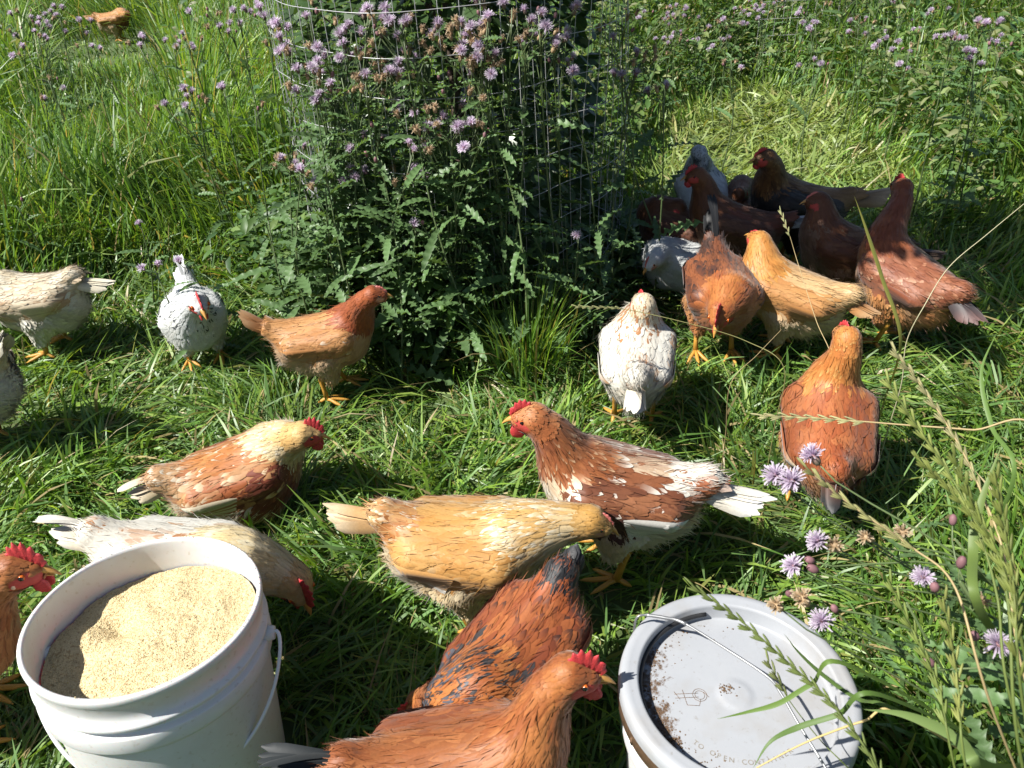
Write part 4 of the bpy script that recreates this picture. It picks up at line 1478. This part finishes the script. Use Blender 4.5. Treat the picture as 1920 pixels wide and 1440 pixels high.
d = np.stack([np.cos(az) * np.cos(el), np.sin(az) * np.cos(el), np.sin(el)], -1)
sd = unit(np.cross(d, [0, 0, 1.0]) + RNG.normal(0, .4, (n, 3)))
nr = np.cross(sd, d)
L = RNG.uniform(.03, .065, n)
t = np.array([0, .35, .7, 1.0])
wp = np.array([.1, .95, .8, .04]) * .32
cen = p[:, None] + (d[:, None] * t[None, :, None] - nr[:, None] * (t ** 2 * .2)[None, :, None]) * L[:, None, None]
of = sd[:, None] * (wp[None, :, None] * L[:, None, None])
V = np.stack([cen - of, cen + of], 2).reshape(-1, 3)
link('crown', make_mesh('crown', V, many(strip(4, 2), n, 8), M_SHRUB, col=np.ones((len(V), 3)) * .1), shrub, kind='stuff')


# ------------------------------------------------------------------ thistles
def thistle_leaf(seed):
    """deeply lobed, wavy, spiny leaf, unit length along +x"""
    rg = np.random.default_rng(seed)
    m = 25
    t = np.linspace(0, 1, m)
    env = np.sin(np.pi * np.clip(t * .93 + .05, 0, 1)) ** .75
    lob = np.where(np.arange(m) % 4 == 0, 1.0, np.where(np.arange(m) % 4 == 2, .42, .72))
    w = .118 * env * (lob * rg.uniform(.85, 1.15, m)) + .004
    w[-1] = .002
    x = t - .035 * (np.arange(m) % 4 == 0)
    z = -.22 * t ** 2 + .05 * t
    wav = .030 * np.sin(np.arange(m) * np.pi / 2 + rg.random() * 3)
    V = np.stack([np.stack([x, w, z + w * .35 + wav], -1), np.stack([t, 0 * t, z], -1), np.stack([x, -w, z + w * .35 - wav], -1)], 1).reshape(-1, 3)
    return make_mesh('leaf', V, strip(m, 3), M_THL, col=np.ones((len(V), 3)) * .1)


LEAVES = [thistle_leaf(q) for q in range(5)]


def head_mesh(kind, seed):
    rg = np.random.default_rng(seed)
    mb = MB()
    green = np.array([.09, .11, .045])
    if kind == 'bud':
        v, f = ellipsoid((0, 0, .005), (.0048, .0048, .0075), nu=8, nv=7)
        mb.add(v, f, np.array([.20, .10, .11]) * (1 + 0 * v), 0)
    else:
        v, f = ellipsoid((0, 0, .005), (.0055, .0055, .0085), nu=8, nv=7)
        base = np.array([.30, .21, .12]) if kind == 'spent' else np.array([.13, .11, .075])
        k = np.clip(v[:, 2:] / .012, 0, 1)
        mb.add(v, f, base * (1 - k) + np.array([.26, .14, .15]) * k if kind == 'flower' else base * (1 + 0 * v), 0)
        n = 130 if kind == 'flower' else 40
        for _ in range(n):
            az = rg.random() * 6.283
            if kind == 'flower':
                el = math.asin(rg.uniform(-.05, 1))
                L = rg.uniform(.010, .0155)
                c = np.array([.52, .43, .54]) * rg.uniform(.8, 1.2)
                c2 = np.array([.66, .61, .68])
                wd = .0007
            else:
                el = math.asin(rg.uniform(.0, 1))
                L = rg.uniform(.007, .013)
                c = np.array([.34, .24, .14]) * rg.uniform(.7, 1.3)
                c2 = np.array([.48, .40, .28])
                wd = .0010
            d = np.array([math.cos(az) * math.cos(el), math.sin(az) * math.cos(el), math.sin(el)])
            s = unit(np.cross(d, [0.3, .2, 1.0]))
            b = np.array([0, 0, .0085]) + d * .002
            q1, q2 = b + d * L * .55 + [0, 0, .001], b + d * L + rg.normal(0, .0012, 3)
            V = np.array([b - s * wd, b + s * wd, q1 - s * wd, q1 + s * wd, q2 - s * wd * .8, q2 + s * wd * .8])
            mb.add(V, strip(3, 2), np.array([c, c, c, c, c2, c2]), 1)
    return mb.mesh('flower_head', [M_BRACT, M_FLO])


HEADS = {k: [head_mesh(k, 100 + q) for q in range(3)] for k in ('flower', 'spent', 'bud')}


def add_leaf(root, p, az, el, L, rg):
    o = link('leaf', LEAVES[rg.integers(0, 5)], root)
    o.location = p
    o.rotation_euler = (rg.normal(0, .35), -el, az)
    o.scale = (L, L * rg.uniform(.8, 1.15), L)


def add_head(root, p, d, kind, rg, sc=1.0):
    o = link({'flower': 'flower_head', 'spent': 'spent_head', 'bud': 'bud'}[kind], HEADS[kind][rg.integers(0, 3)], root)
    o.location = p
    o.rotation_euler = Vector(d).to_track_quat('Z', 'Y').to_euler()
    o.scale = (sc * rg.uniform(.85, 1.15),) * 3


def thistle(base, top, heads, label, group, seed, nleaf=14, leafL=.12, sc=1.0, zleaf=(.08, .85)):
    """base, top: world points; heads: list of (offset from top or world point, kind)"""
    rg = np.random.default_rng(seed)
    base, top = np.asarray(base, float), np.asarray(top, float)
    root = thing('thistle', label, 'thistle', tuple(base), group=group)
    tp = top - base
    mid = tp * .5 + np.array([rg.normal(0, .045), rg.normal(0, .03), .02])
    st = crom(np.array([[0, 0, -.01], mid, tp]), 9)
    mb = MB()
    mb.add(*tube(st, np.linspace(.0036, .0014, 9) * sc, 6))
    for hp3, kind in heads:
        hp3 = np.asarray(hp3, float) - base
        k = st[rg.integers(5, 8)] if np.linalg.norm(hp3 - tp) > .05 else st[7]
        br_ = bez(k, k + (tp - st[5]) * .35, hp3 - np.array([0, 0, .025]) - (hp3 - k) * .1, hp3, 6)
        mb.add(*tube(br_, np.linspace(.0016, .0009, 6) * sc, 5))
        dd = unit(br_[-1] - br_[-2]) + rg.normal(0, .15, 3) + [0, 0, .25]
        add_head(root, hp3, dd, kind, rg, sc)
        if rg.random() < .6:
            add_leaf(root, br_[2], rg.random() * 6.28, rg.uniform(.0, .6), leafL * .35, rg)
    link('stem', mb.mesh('stem', M_STEM), root)
    for q in range(nleaf):
        t = zleaf[0] + (zleaf[1] - zleaf[0]) * (q + rg.random() * .6) / nleaf
        p = st[min(int(t * 8), 7)] * (1 - (t * 8) % 1) + st[min(int(t * 8) + 1, 8)] * ((t * 8) % 1)
        add_leaf(root, p, q * 2.4 + rg.normal(0, .4), rg.uniform(-.25, .7), leafL * rg.uniform(.7, 1.2) * (1.1 - .55 * t), rg)
    return root


def cluster(top, n, spread, kinds, rg):
    out_ = []
    for q in range(n):
        o = rg.normal(0, 1, 3) * np.array([spread, spread, spread * .8])
        o[2] = -abs(o[2]) * .9 + .012
        out_.append((top + o, kinds[rg.integers(0, len(kinds))]))
    return out_


rgT = np.random.default_rng(5)
WORDS = ['no', 'one', 'two', 'three', 'four', 'five', 'six', 'seven', 'eight', 'nine', 'ten', 'eleven', 'twelve']


def head_label(heads, tail):
    c = {k: sum(1 for h_ in heads if h_[1] == k) for k in ('flower', 'spent', 'bud')}
    b = []
    for k, w1 in (('flower', 'lilac'), ('spent', 'brown'), ('bud', 'closed')):
        if c[k]:
            b.append(WORDS[c[k]] + ' ' + w1)
    return 'thistle with ' + ', '.join(b) + (' head' if sum(c.values()) == 1 else ' heads') + ' ' + tail

FLO, MIX, SPN = ['flower', 'flower', 'flower', 'spent', 'bud'], ['flower', 'spent', 'flower', 'spent', 'bud'], ['spent', 'spent', 'spent', 'flower', 'spent']
GA, GB, GC, GD = 'thistles round the wire cage', 'thistles in the left tall grass', 'thistles beyond the clearing', 'thistles beside the lidded bucket'
LAB = {('A', 0): 'lilac flowering thistle leaning on the wire cage', ('A', 1): 'thistle with brown spent heads climbing the wire cage', ('B', 0): 'lilac thistle rising from the tall grass left of the cage',
       ('C', 0): 'pale lilac thistle in the weed thicket beyond the clearing'}
# (pixel of the top, distance ahead, heads, kinds, spread)
TOPS_A = [(548, 88, 2.15, 7, FLO, .045), (600, 130, 2.12, 7, FLO, .04), (632, 175, 2.08, 8, MIX, .035), (660, 60, 2.10, 8, MIX, .05), (690, 30, 2.05, 8, FLO, .05), (735, 20, 2.05, 8, MIX, .05), (752, 40, 2.0, 7, FLO, .04),
          (770, 90, 2.0, 7, SPN, .04), (860, 60, 1.98, 12, SPN, .045), (890, 90, 1.98, 12, SPN, .05), (915, 40, 1.98, 10, SPN, .05), (905, 125, 1.97, 9, SPN, .035), (985, 70, 2.0, 9, SPN, .04), (960, 15, 2.0, 8, MIX, .05), (1010, 28, 2.02, 8, FLO, .05),
          (845, 240, 1.93, 7, FLO, .032), (910, 245, 1.92, 6, FLO, .03), (775, 285, 1.95, 3, FLO, .02), (715, 300, 1.97, 2, FLO, .02), (740, 345, 1.93, 2, SPN, .02), (805, 215, 1.96, 5, SPN, .03), (610, 345, 1.98, 2, FLO, .02),
          (1035, 75, 2.08, 6, FLO, .04), (1065, 125, 2.10, 4, FLO, .03), (1165, 30, 2.30, 6, FLO, .03), (1195, 110, 2.32, 6, MIX, .03), (1170, 145, 2.32, 3, FLO, .02), (1245, 170, 2.3, 3, FLO, .02), (1085, 445, 1.95, 1, FLO, .01),
          (578, 20, 2.2, 7, FLO, .05), (520, 60, 2.25, 5, FLO, .04), (780, 430, 1.9, 2, FLO, .01), (705, 130, 2.05, 7, MIX, .04), (640, 110, 2.1, 6, FLO, .04)]
rgA = np.random.default_rng(91)
TOPS_A += [(px_ + rgA.uniform(-12, 12), rgA.uniform(30, 330), rgA.uniform(1.96, 2.12), int(rgA.integers(3, 7)), [FLO, MIX, SPN][i_ % 3], .035) for i_, px_ in enumerate(range(540, 900, 18))]
for q, (px, py, Y, nh, kd, spd) in enumerate(TOPS_A):
    r_ = ray(px, py)
    top = np.array([0, 0, CAM_H]) + r_ * (Y / r_[1])
    base = np.array([top[0] + rgT.normal(-.01, .13), top[1] + rgT.normal(-.01, .06), 0])
    cl_ = cluster(top, nh, spd, kd, rgT)
    thistle(base, top, cl_, head_label(cl_, 'leaning on the cage' if px < 1100 else 'between cage and clearing'), GA, 300 + q, nleaf=22 if px < 830 else 16 if px < 1000 else 6, leafL=.15, zleaf=(.10, (.88 if px < 830 else .82)))
SHOOTS = ['flowerless thistle shoot directly behind the grass tussock', 'leafy thistle shoot rising above the tussock against the cage wire', 'leafy thistle shoot between the tan pullet and the grass tussock',
          'leafy thistle shoot in front of the tan pullet beak', 'leafy thistle shoot behind the tan pullet shoulders', 'tall leafy thistle shoot behind the tan pullet back', 'tall leafy thistle shoot behind the tan pullet tail',
          'leafy thistle shoot between the white hen and the cage', 'tall leafy thistle shoot on the shaded side of the cage', 'tallest leafy thistle shoot behind the tussock', 'low leafy thistle shoot between the tussock and the shaded hens',
          'leafy thistle shoot reaching towards the dark brown pullet', 'leafy thistle shoot where the tall grass meets the cage', 'leafy thistle shoot brushing the tan pullet tail', 'leafy thistle shoot over the tan pullet head',
          'leafy thistle shoot against the wire, midway from tan pullet to tussock']
for q in range(16):      # leafy flowerless rosettes and shoots in front of the cage
    px, py = [(960, 480), (1000, 440), (905, 560), (830, 500), (700, 470), (640, 430), (560, 420), (500, 400), (1060, 400), (960, 400), (1010, 520), (1120, 420), (470, 330), (600, 480), (760, 520), (870, 430)][q]
    r_ = ray(px, py)
    Yq = 1.95 + rgT.random() * .12 if px > 620 else 2.15 + rgT.random() * .1
    top = np.array([0, 0, CAM_H]) + r_ * (Yq / r_[1])
    top[2] = max(top[2], .12)
    nl_ = 9 + (q * 5) % 14
    thistle((top[0] + rgT.normal(0, .03), top[1], 0), top, [], SHOOTS[q], 'flowerless thistle shoots by the cage', 420 + q, nleaf=nl_, leafL=.17, zleaf=(.15, 1.0))
TOPS_B = [t_ for t_ in [(345, 195, 2.75, 4, FLO, .03), (372, 190, 2.75, 3, FLO, .025), (355, 170, 2.75, 2, FLO, .02), (420, 172, 2.85, 3, FLO, .02), (478, 205, 2.6, 2, FLO, .02), (430, 50, 3.3, 5, FLO, .04), (400, 22, 3.4, 6, MIX, .05), (285, 65, 3.5, 3, FLO, .03),
          (260, 85, 3.4, 3, FLO, .03), (350, 75, 3.4, 6, MIX, .04), (325, 92, 3.4, 3, FLO, .03), (150, 40, 3.9, 6, FLO, .04), (110, 22, 4.0, 6, FLO, .04), (75, 45, 4.0, 8, FLO, .05), (70, 70, 3.9, 6, FLO, .05), (50, 25, 4.1, 4, FLO, .03), (20, 45, 3.9, 3, FLO, .03),
          (90, 150, 3.4, 3, FLO, .03), (45, 95, 3.6, 3, FLO, .03), (175, 90, 3.6, 3, FLO, .03), (210, 20, 4.2, 4, FLO, .04), (30, 385, 2.5, 1, FLO, .01), (265, 425, 2.35, 1, FLO, .01), (445, 20, 3.2, 5, FLO, .05), (290, 505, 2.05, 2, FLO, .012), (350, 495, 2.08, 1, FLO, .01), (85, 185, 3.2, 2, FLO, .02), (500, 20, 2.6, 7, FLO, .05)] if not (160 < t_[0] < 300 and t_[1] < 60)]
for q, (px, py, Y, nh, kd, spd) in enumerate(TOPS_B):
    r_ = ray(px, py)
    top = np.array([0, 0, CAM_H]) + r_ * (Y / r_[1])
    top[2] = max(top[2], .15)
    base = np.array([top[0] + rgT.normal(0, .05), top[1] + rgT.normal(.03, .04), 0])
    cl_ = cluster(top, nh, spd, kd, rgT)
    thistle(base, top, cl_, head_label(cl_, 'in tall grass beside the cage'), GB, 500 + q, nleaf=9, leafL=.12)
for q in range(46):
    px = [rgT.uniform(1190, 1460), rgT.uniform(1440, 1920), rgT.uniform(1200, 1920)][q % 3]
    py = rgT.uniform(-40, 95) if q % 3 == 0 else rgT.uniform(-30, 120)
    Y = rgT.uniform(3.9, 6.0) - (py / 95) * .7
    r_ = ray(px, py)
    top = np.array([0, 0, CAM_H]) + r_ * (Y / r_[1])
    if top[2] > 1.0 or top[2] < .35:
        top[2] = rgT.uniform(.5, .8)
    cl_ = cluster(top, 7 if q % 3 == 0 else 4, .05, FLO, rgT)
    thistle((top[0], top[1], 0), top, cl_, head_label(cl_, 'by the far fence' if top[0] > 1.7 else 'behind the shaded hens'), GC, 600 + q, nleaf=5, leafL=.13, zleaf=(.4, .9))
for q, (px, py, Y) in enumerate([(1785, 70, 2.9), (1828, 108, 2.6), (1880, 88, 2.8), (1860, 45, 3.1), (1840, 50, 3.0)]):
    r_ = ray(px, py)
    top = np.array([0, 0, CAM_H]) + r_ * (Y / r_[1])
    cl_ = cluster(top, 4, .02, FLO, rgT)
    thistle((top[0] + .03, top[1], 0), top, cl_, head_label(cl_, 'in weeds beside the bright path'), 'thistles right of the path', 700 + q, nleaf=12, leafL=.13)

# the thistle by the lid, close to the camera
def D(px, py, d):
    return atd(px, py, d)
NEAR = [dict(base=(.86, .55), top=D(1790, 1010, .78), heads=[(D(1462, 903, .80), 'flower'), (D(1496, 913, .79), 'flower'), (D(1533, 868, .84), 'flower'), (D(1542, 1020, .80), 'flower'), (D(1497, 1066, .80), 'flower'), (D(1573, 1030, .80), 'spent'),
             (D(1634, 1012, .80), 'spent'), (D(1524, 1052, .80), 'bud'), (D(1531, 1070, .80), 'bud'), (D(1695, 1005, .80), 'spent')]),
        dict(base=(.80, .50), top=D(1700, 1130, .76), heads=[(D(1546, 1172, .78), 'flower'), (D(1483, 1116, .80), 'bud'), (D(1464, 1142, .80), 'spent'), (D(1512, 1132, .79), 'spent'), (D(1567, 1146, .79), 'bud')]),
        dict(base=(.92, .58), top=D(1800, 1090, .74), heads=[(D(1733, 1092, .74), 'flower'), (D(1753, 1106, .73), 'bud'), (D(1800, 1062, .75), 'bud'), (D(1786, 982, .78), 'bud'), (D(1832, 1136, .74), 'spent')]),
        dict(base=(.80, .42), top=D(1880, 1210, .70), heads=[(D(1868, 1218, .70), 'flower'), (D(1829, 1198, .70), 'bud'), (D(1748, 1246, .74), 'bud')])]
for q, s_ in enumerate(NEAR):
    thistle((s_['base'][0], s_['base'][1], 0), s_['top'], s_['heads'], ['branching thistle with lilac heads held over the trodden grass above the lid', 'thistle bending a lilac head over the edge of the grey lid',
            'thistle with one lilac head and fat buds amid seed grass', 'thistle with a ragged pale head low in the seed grass'][q], GD, 800 + q, nleaf=11, leafL=.12, zleaf=(.3, .95), sc=.88)

# ------------------------------------------------------------------ grass stalks with seed heads
def stalk(pts, label, spike=None, r=.0011, col=(.17, .20, .05), scol=(.22, .22, .07), blade=False, width=.007, group='single grass stalks', root_xy=None):
    """pts: world points from tip to foot; spike: share of the length that carries spikelets"""
    rg = np.random.default_rng(abs(hash(label)) % 1000 + len(pts))
    P = np.array(pts, float)
    foot = np.array([P[-1][0] + .02, P[-1][1] + .03, -.01]) if root_xy is None else np.array([*root_xy, -.01])
    if P[-1][2] > .02:
        P = np.vstack([P, (P[-1] * .45 + foot * .55) + np.array([0, 0, P[-1][2] * .12]), foot])
    C_ = crom(P, 60)
    root = thing('grass_stalk', label, 'grass', tuple(foot), group=group)
    C_ = C_ - foot
    if blade:
        T, N_, B_ = frames(C_)
        wv = np.interp(np.linspace(0, 1, 60), [0, .3, .6, 1], [.03, 1, .9, .4]) * width * .5
        V = np.stack([C_ - N_ * wv[:, None] + B_ * wv[:, None] * .25, C_, C_ + N_ * wv[:, None] + B_ * wv[:, None] * .25], 1).reshape(-1, 3)
        link('blade', make_mesh('blade', V, strip(60, 3), M_SEED, col=np.ones((len(V), 3)) * np.array(col)), root)
        return root
    v, f = tube(C_, np.linspace(r * .6, r * 1.3, 60), 5)
    link('stem', make_mesh('stem', v, f, M_SEED, col=np.ones((len(v), 3)) * np.array(col)), root)
    if spike:
        mb = MB()
        n0 = int(60 * spike)
        T, N_, B_ = frames(C_)
        seg = np.linalg.norm(np.diff(C_[:n0 + 1], axis=0), axis=1).sum()
        ns = max(6, int(seg / .0075))
        for q in range(ns):
            x = q / ns * n0
            i = int(x)
            c = C_[i] + (C_[i + 1] - C_[i]) * (x - i)
            sgn = 1 if q % 2 else -1
            dirn = unit(-T[i] * 1.0 + N_[i] * sgn * .32 + rg.normal(0, .08, 3))
            for k2 in range(3):
                dv = unit(dirn + N_[i] * sgn * .12 * (k2 - 1) + B_[i] * .15 * (k2 - 1))
                L = rg.uniform(.013, .017)
                sd_ = unit(np.cross(dv, B_[i]))
                v, f = ellipsoid((0, 0, 0), (.0014, .0010, .5 * L), nu=5, nv=5)
                M3 = np.stack([sd_, np.cross(dv, sd_), dv], 0)
                mb.add(v @ M3 + c + dv * L * .45 + N_[i] * sgn * .0008, f, np.array(scol) * np.array([.78, .95, .85]) * rg.uniform(.75, 1.25))
        link('seed_head', mb.mesh('seed_head', M_SEED), root)
    return root


TAN, GRN = (.40, .31, .16), (.13, .17, .045)
GS = 'seeding grass stalks by the lidded bucket'
stalk([D(1302, 1102, .78), D(1390, 1165, .77), D(1480, 1245, .75), D(1560, 1320, .73), D(1640, 1430, .70), D(1690, 1540, .70)], 'green seed spike slanting right across the grey lid', .70, .0013, GRN, (.15, .16, .05), group=GS, root_xy=(.62, .30))
stalk([D(1441, 1243, .86), D(1462, 1280, .86), D(1483, 1318, .86), D(1540, 1390, .85), D(1600, 1450, .84)], 'short thin seed sprig hanging over the middle of the lid', .34, .0007, GRN, (.20, .19, .08), group=GS, root_xy=(.60, .42))
stalk([D(1418, 1440, .84), D(1490, 1402, .84), D(1545, 1378, .84), D(1620, 1352, .84), D(1690, 1338, .84)], 'straw coloured stalk lying across the near edge of the lid', None, .0014, (.52, .40, .18), group=GS, root_xy=(.75, .52))
stalk([D(1680, 662, .80), D(1740, 742, .79), D(1800, 838, .77), D(1845, 935, .75), D(1885, 1050, .72), D(1930, 1300, .70)], 'tan ripe seed head arching above the right grass', .42, .0011, TAN, (.36, .28, .15), group=GS, root_xy=(.74, .36))
stalk([D(1666, 718, .74), D(1720, 800, .73), D(1775, 880, .72), D(1830, 985, .70), D(1870, 1120, .68), D(1900, 1330, .66)], 'yellowish green seed head beside the tan one', .5, .0012, GRN, (.24, .23, .07), group=GS, root_xy=(.68, .33))
stalk([D(1514, 880, .72), D(1580, 935, .72), D(1650, 985, .71), D(1715, 1030, .70), D(1790, 1100, .68), D(1850, 1300, .66)], 'brown seed spike pointing at the twin lilac thistle heads', .45, .0011, TAN, (.30, .24, .11), group=GS, root_xy=(.64, .34))
stalk([D(1728, 868, .66), D(1790, 930, .66), D(1850, 1010, .65), D(1890, 1130, .63), D(1910, 1400, .62)], 'coarse yellow green seed head in the dense seed grass', .5, .0013, GRN, (.26, .25, .07), group=GS, root_xy=(.60, .27))
stalk([D(1790, 860, .62), D(1830, 960, .62), D(1880, 1060, .61), D(1915, 1200, .60)], 'upright green seed head with olive spikelets by the others', .6, .0013, GRN, (.22, .22, .06), group=GS, root_xy=(.60, .25))
stalk([D(1670, 1095, .70), D(1720, 1200, .69), D(1760, 1290, .68), D(1790, 1440, .66)], 'slim green seed spike standing below the fat thistle buds', .55, .0011, GRN, (.20, .21, .06), group=GS, root_xy=(.52, .22))
stalk([D(1770, 1130, .64), D(1790, 1230, .64), D(1800, 1330, .63), D(1812, 1450, .62)], 'upright yellow seed spike near the low ragged thistle', .5, .0011, GRN, (.28, .25, .08), group=GS, root_xy=(.50, .20))
stalk([D(1868, 900, .60), D(1886, 1000, .60), D(1905, 1120, .59), D(1915, 1300, .58)], 'tall olive seed spike at the edge of the seed grass', .6, .0012, GRN, (.22, .21, .06), group=GS, root_xy=(.56, .22))
stalk([D(1430, 779, .95), D(1560, 786, .93), D(1700, 797, .9), D(1820, 806, .87), D(1960, 822, .85)], 'thin tan stalk stretched level across the brown hen', .25, .0012, TAN, (.42, .33, .18), group='dry grass stalks', root_xy=(.85, .62))
stalk([D(1925, 378, 1.5), D(1850, 440, 1.5), D(1780, 500, 1.5), D(1735, 570, 1.5), D(1700, 640, 1.55), D(1690, 720, 1.6)], 'pale dry stalk leaning in front of the red hen', None, .0011, (.45, .42, .28), group='dry grass stalks')
stalk([D(1602, 368, 1.6), D(1625, 430, 1.6), D(1655, 520, 1.6), D(1690, 640, 1.6)], 'yellowing broad blade before the greyish brown hen', None, col=(.20, .20, .045), blade=True, width=.012, group='dry grass stalks')
stalk([D(1464, 398, 1.75), D(1480, 440, 1.75), D(1495, 490, 1.75), D(1530, 600, 1.7), D(1560, 680, 1.65)], 'thin straw stalk rising before the black hen', .2, .0009, TAN, (.40, .33, .18), group='dry grass stalks')
stalk([D(1082, 575, 1.65), D(1170, 580, 1.65), D(1290, 606, 1.62), D(1400, 640, 1.6), D(1470, 690, 1.58)], 'thin stalk drooping over the cream hen back', .18, .0009, (.26, .25, .10), (.36, .30, .15), group='dry grass stalks')
stalk([D(1465, 618, 1.62), D(1420, 665, 1.6), D(1370, 720, 1.6)], 'short dry stalk crossing the legs of the dark rust hen', None, .0009, TAN, group='dry grass stalks')
for q, (pts, w_, lb) in enumerate([
        ([D(1345, 1348, .82), D(1400, 1335, .82), D(1460, 1318, .81), D(1520, 1283, .80), D(1600, 1250, .78)], .0062, 'green blade whose tip rests over the middle of the lid'),
        ([D(1412, 1440, .80), D(1445, 1390, .80), D(1500, 1362, .80), D(1570, 1340, .79), D(1660, 1305, .77)], .006, 'green blade curling down at the near side of the lid'),
        ([D(1470, 1188, .85), D(1500, 1225, .85), D(1550, 1270, .84), D(1610, 1310, .82), D(1680, 1330, .80)], .006, 'green blade reaching across the far side of the lid'),
        ([D(1620, 1330, .72), D(1700, 1340, .70), D(1790, 1380, .68), D(1850, 1440, .66)], .012, 'broad pale green blade at the foot of the thistles'),
        ([D(1870, 620, 1.1), D(1840, 700, 1.08), D(1860, 800, 1.05), D(1900, 900, 1.0)], .006, 'broad green blade arching over the right grass'),
        ([D(1880, 830, .75), D(1840, 940, .74), D(1825, 1030, .73), D(1840, 1150, .7)], .009, 'slender upright blade among the seed heads')]):
    stalk(pts, lb, None, col=[(.09, .15, .03), (.08, .14, .03), (.09, .15, .04), (.13, .19, .06), (.10, .17, .04), (.11, .16, .04)][q], blade=True, width=w_, group='broad grass blades', root_xy=None if q == 4 else (.80, .50 + .03 * q))

# a tussock of upright grass between the brown pullet and the cream hen
TU = at(985, 705)
n = 420
xy = TU[:2] + RNG.normal(0, .045, (n, 2))
az = np.arctan2(xy[:, 1] - TU[1], xy[:, 0] - TU[0]) + RNG.normal(0, .5, n)
me = blade_mesh('tussock_blades', xy - TU[:2], RNG.uniform(.14, .36, n), RNG.uniform(.003, .006, n), az, np.abs(RNG.normal(.12, .12, n)), np.abs(RNG.normal(.7, .5, n)), grass_cols(n, xy, .08), K=6, check=False)
tus = thing('grass_tussock', 'upright tussock of long grass beside the brown pullet', 'grass', (TU[0], TU[1], 0))
link('blades', me, tus, kind='stuff')
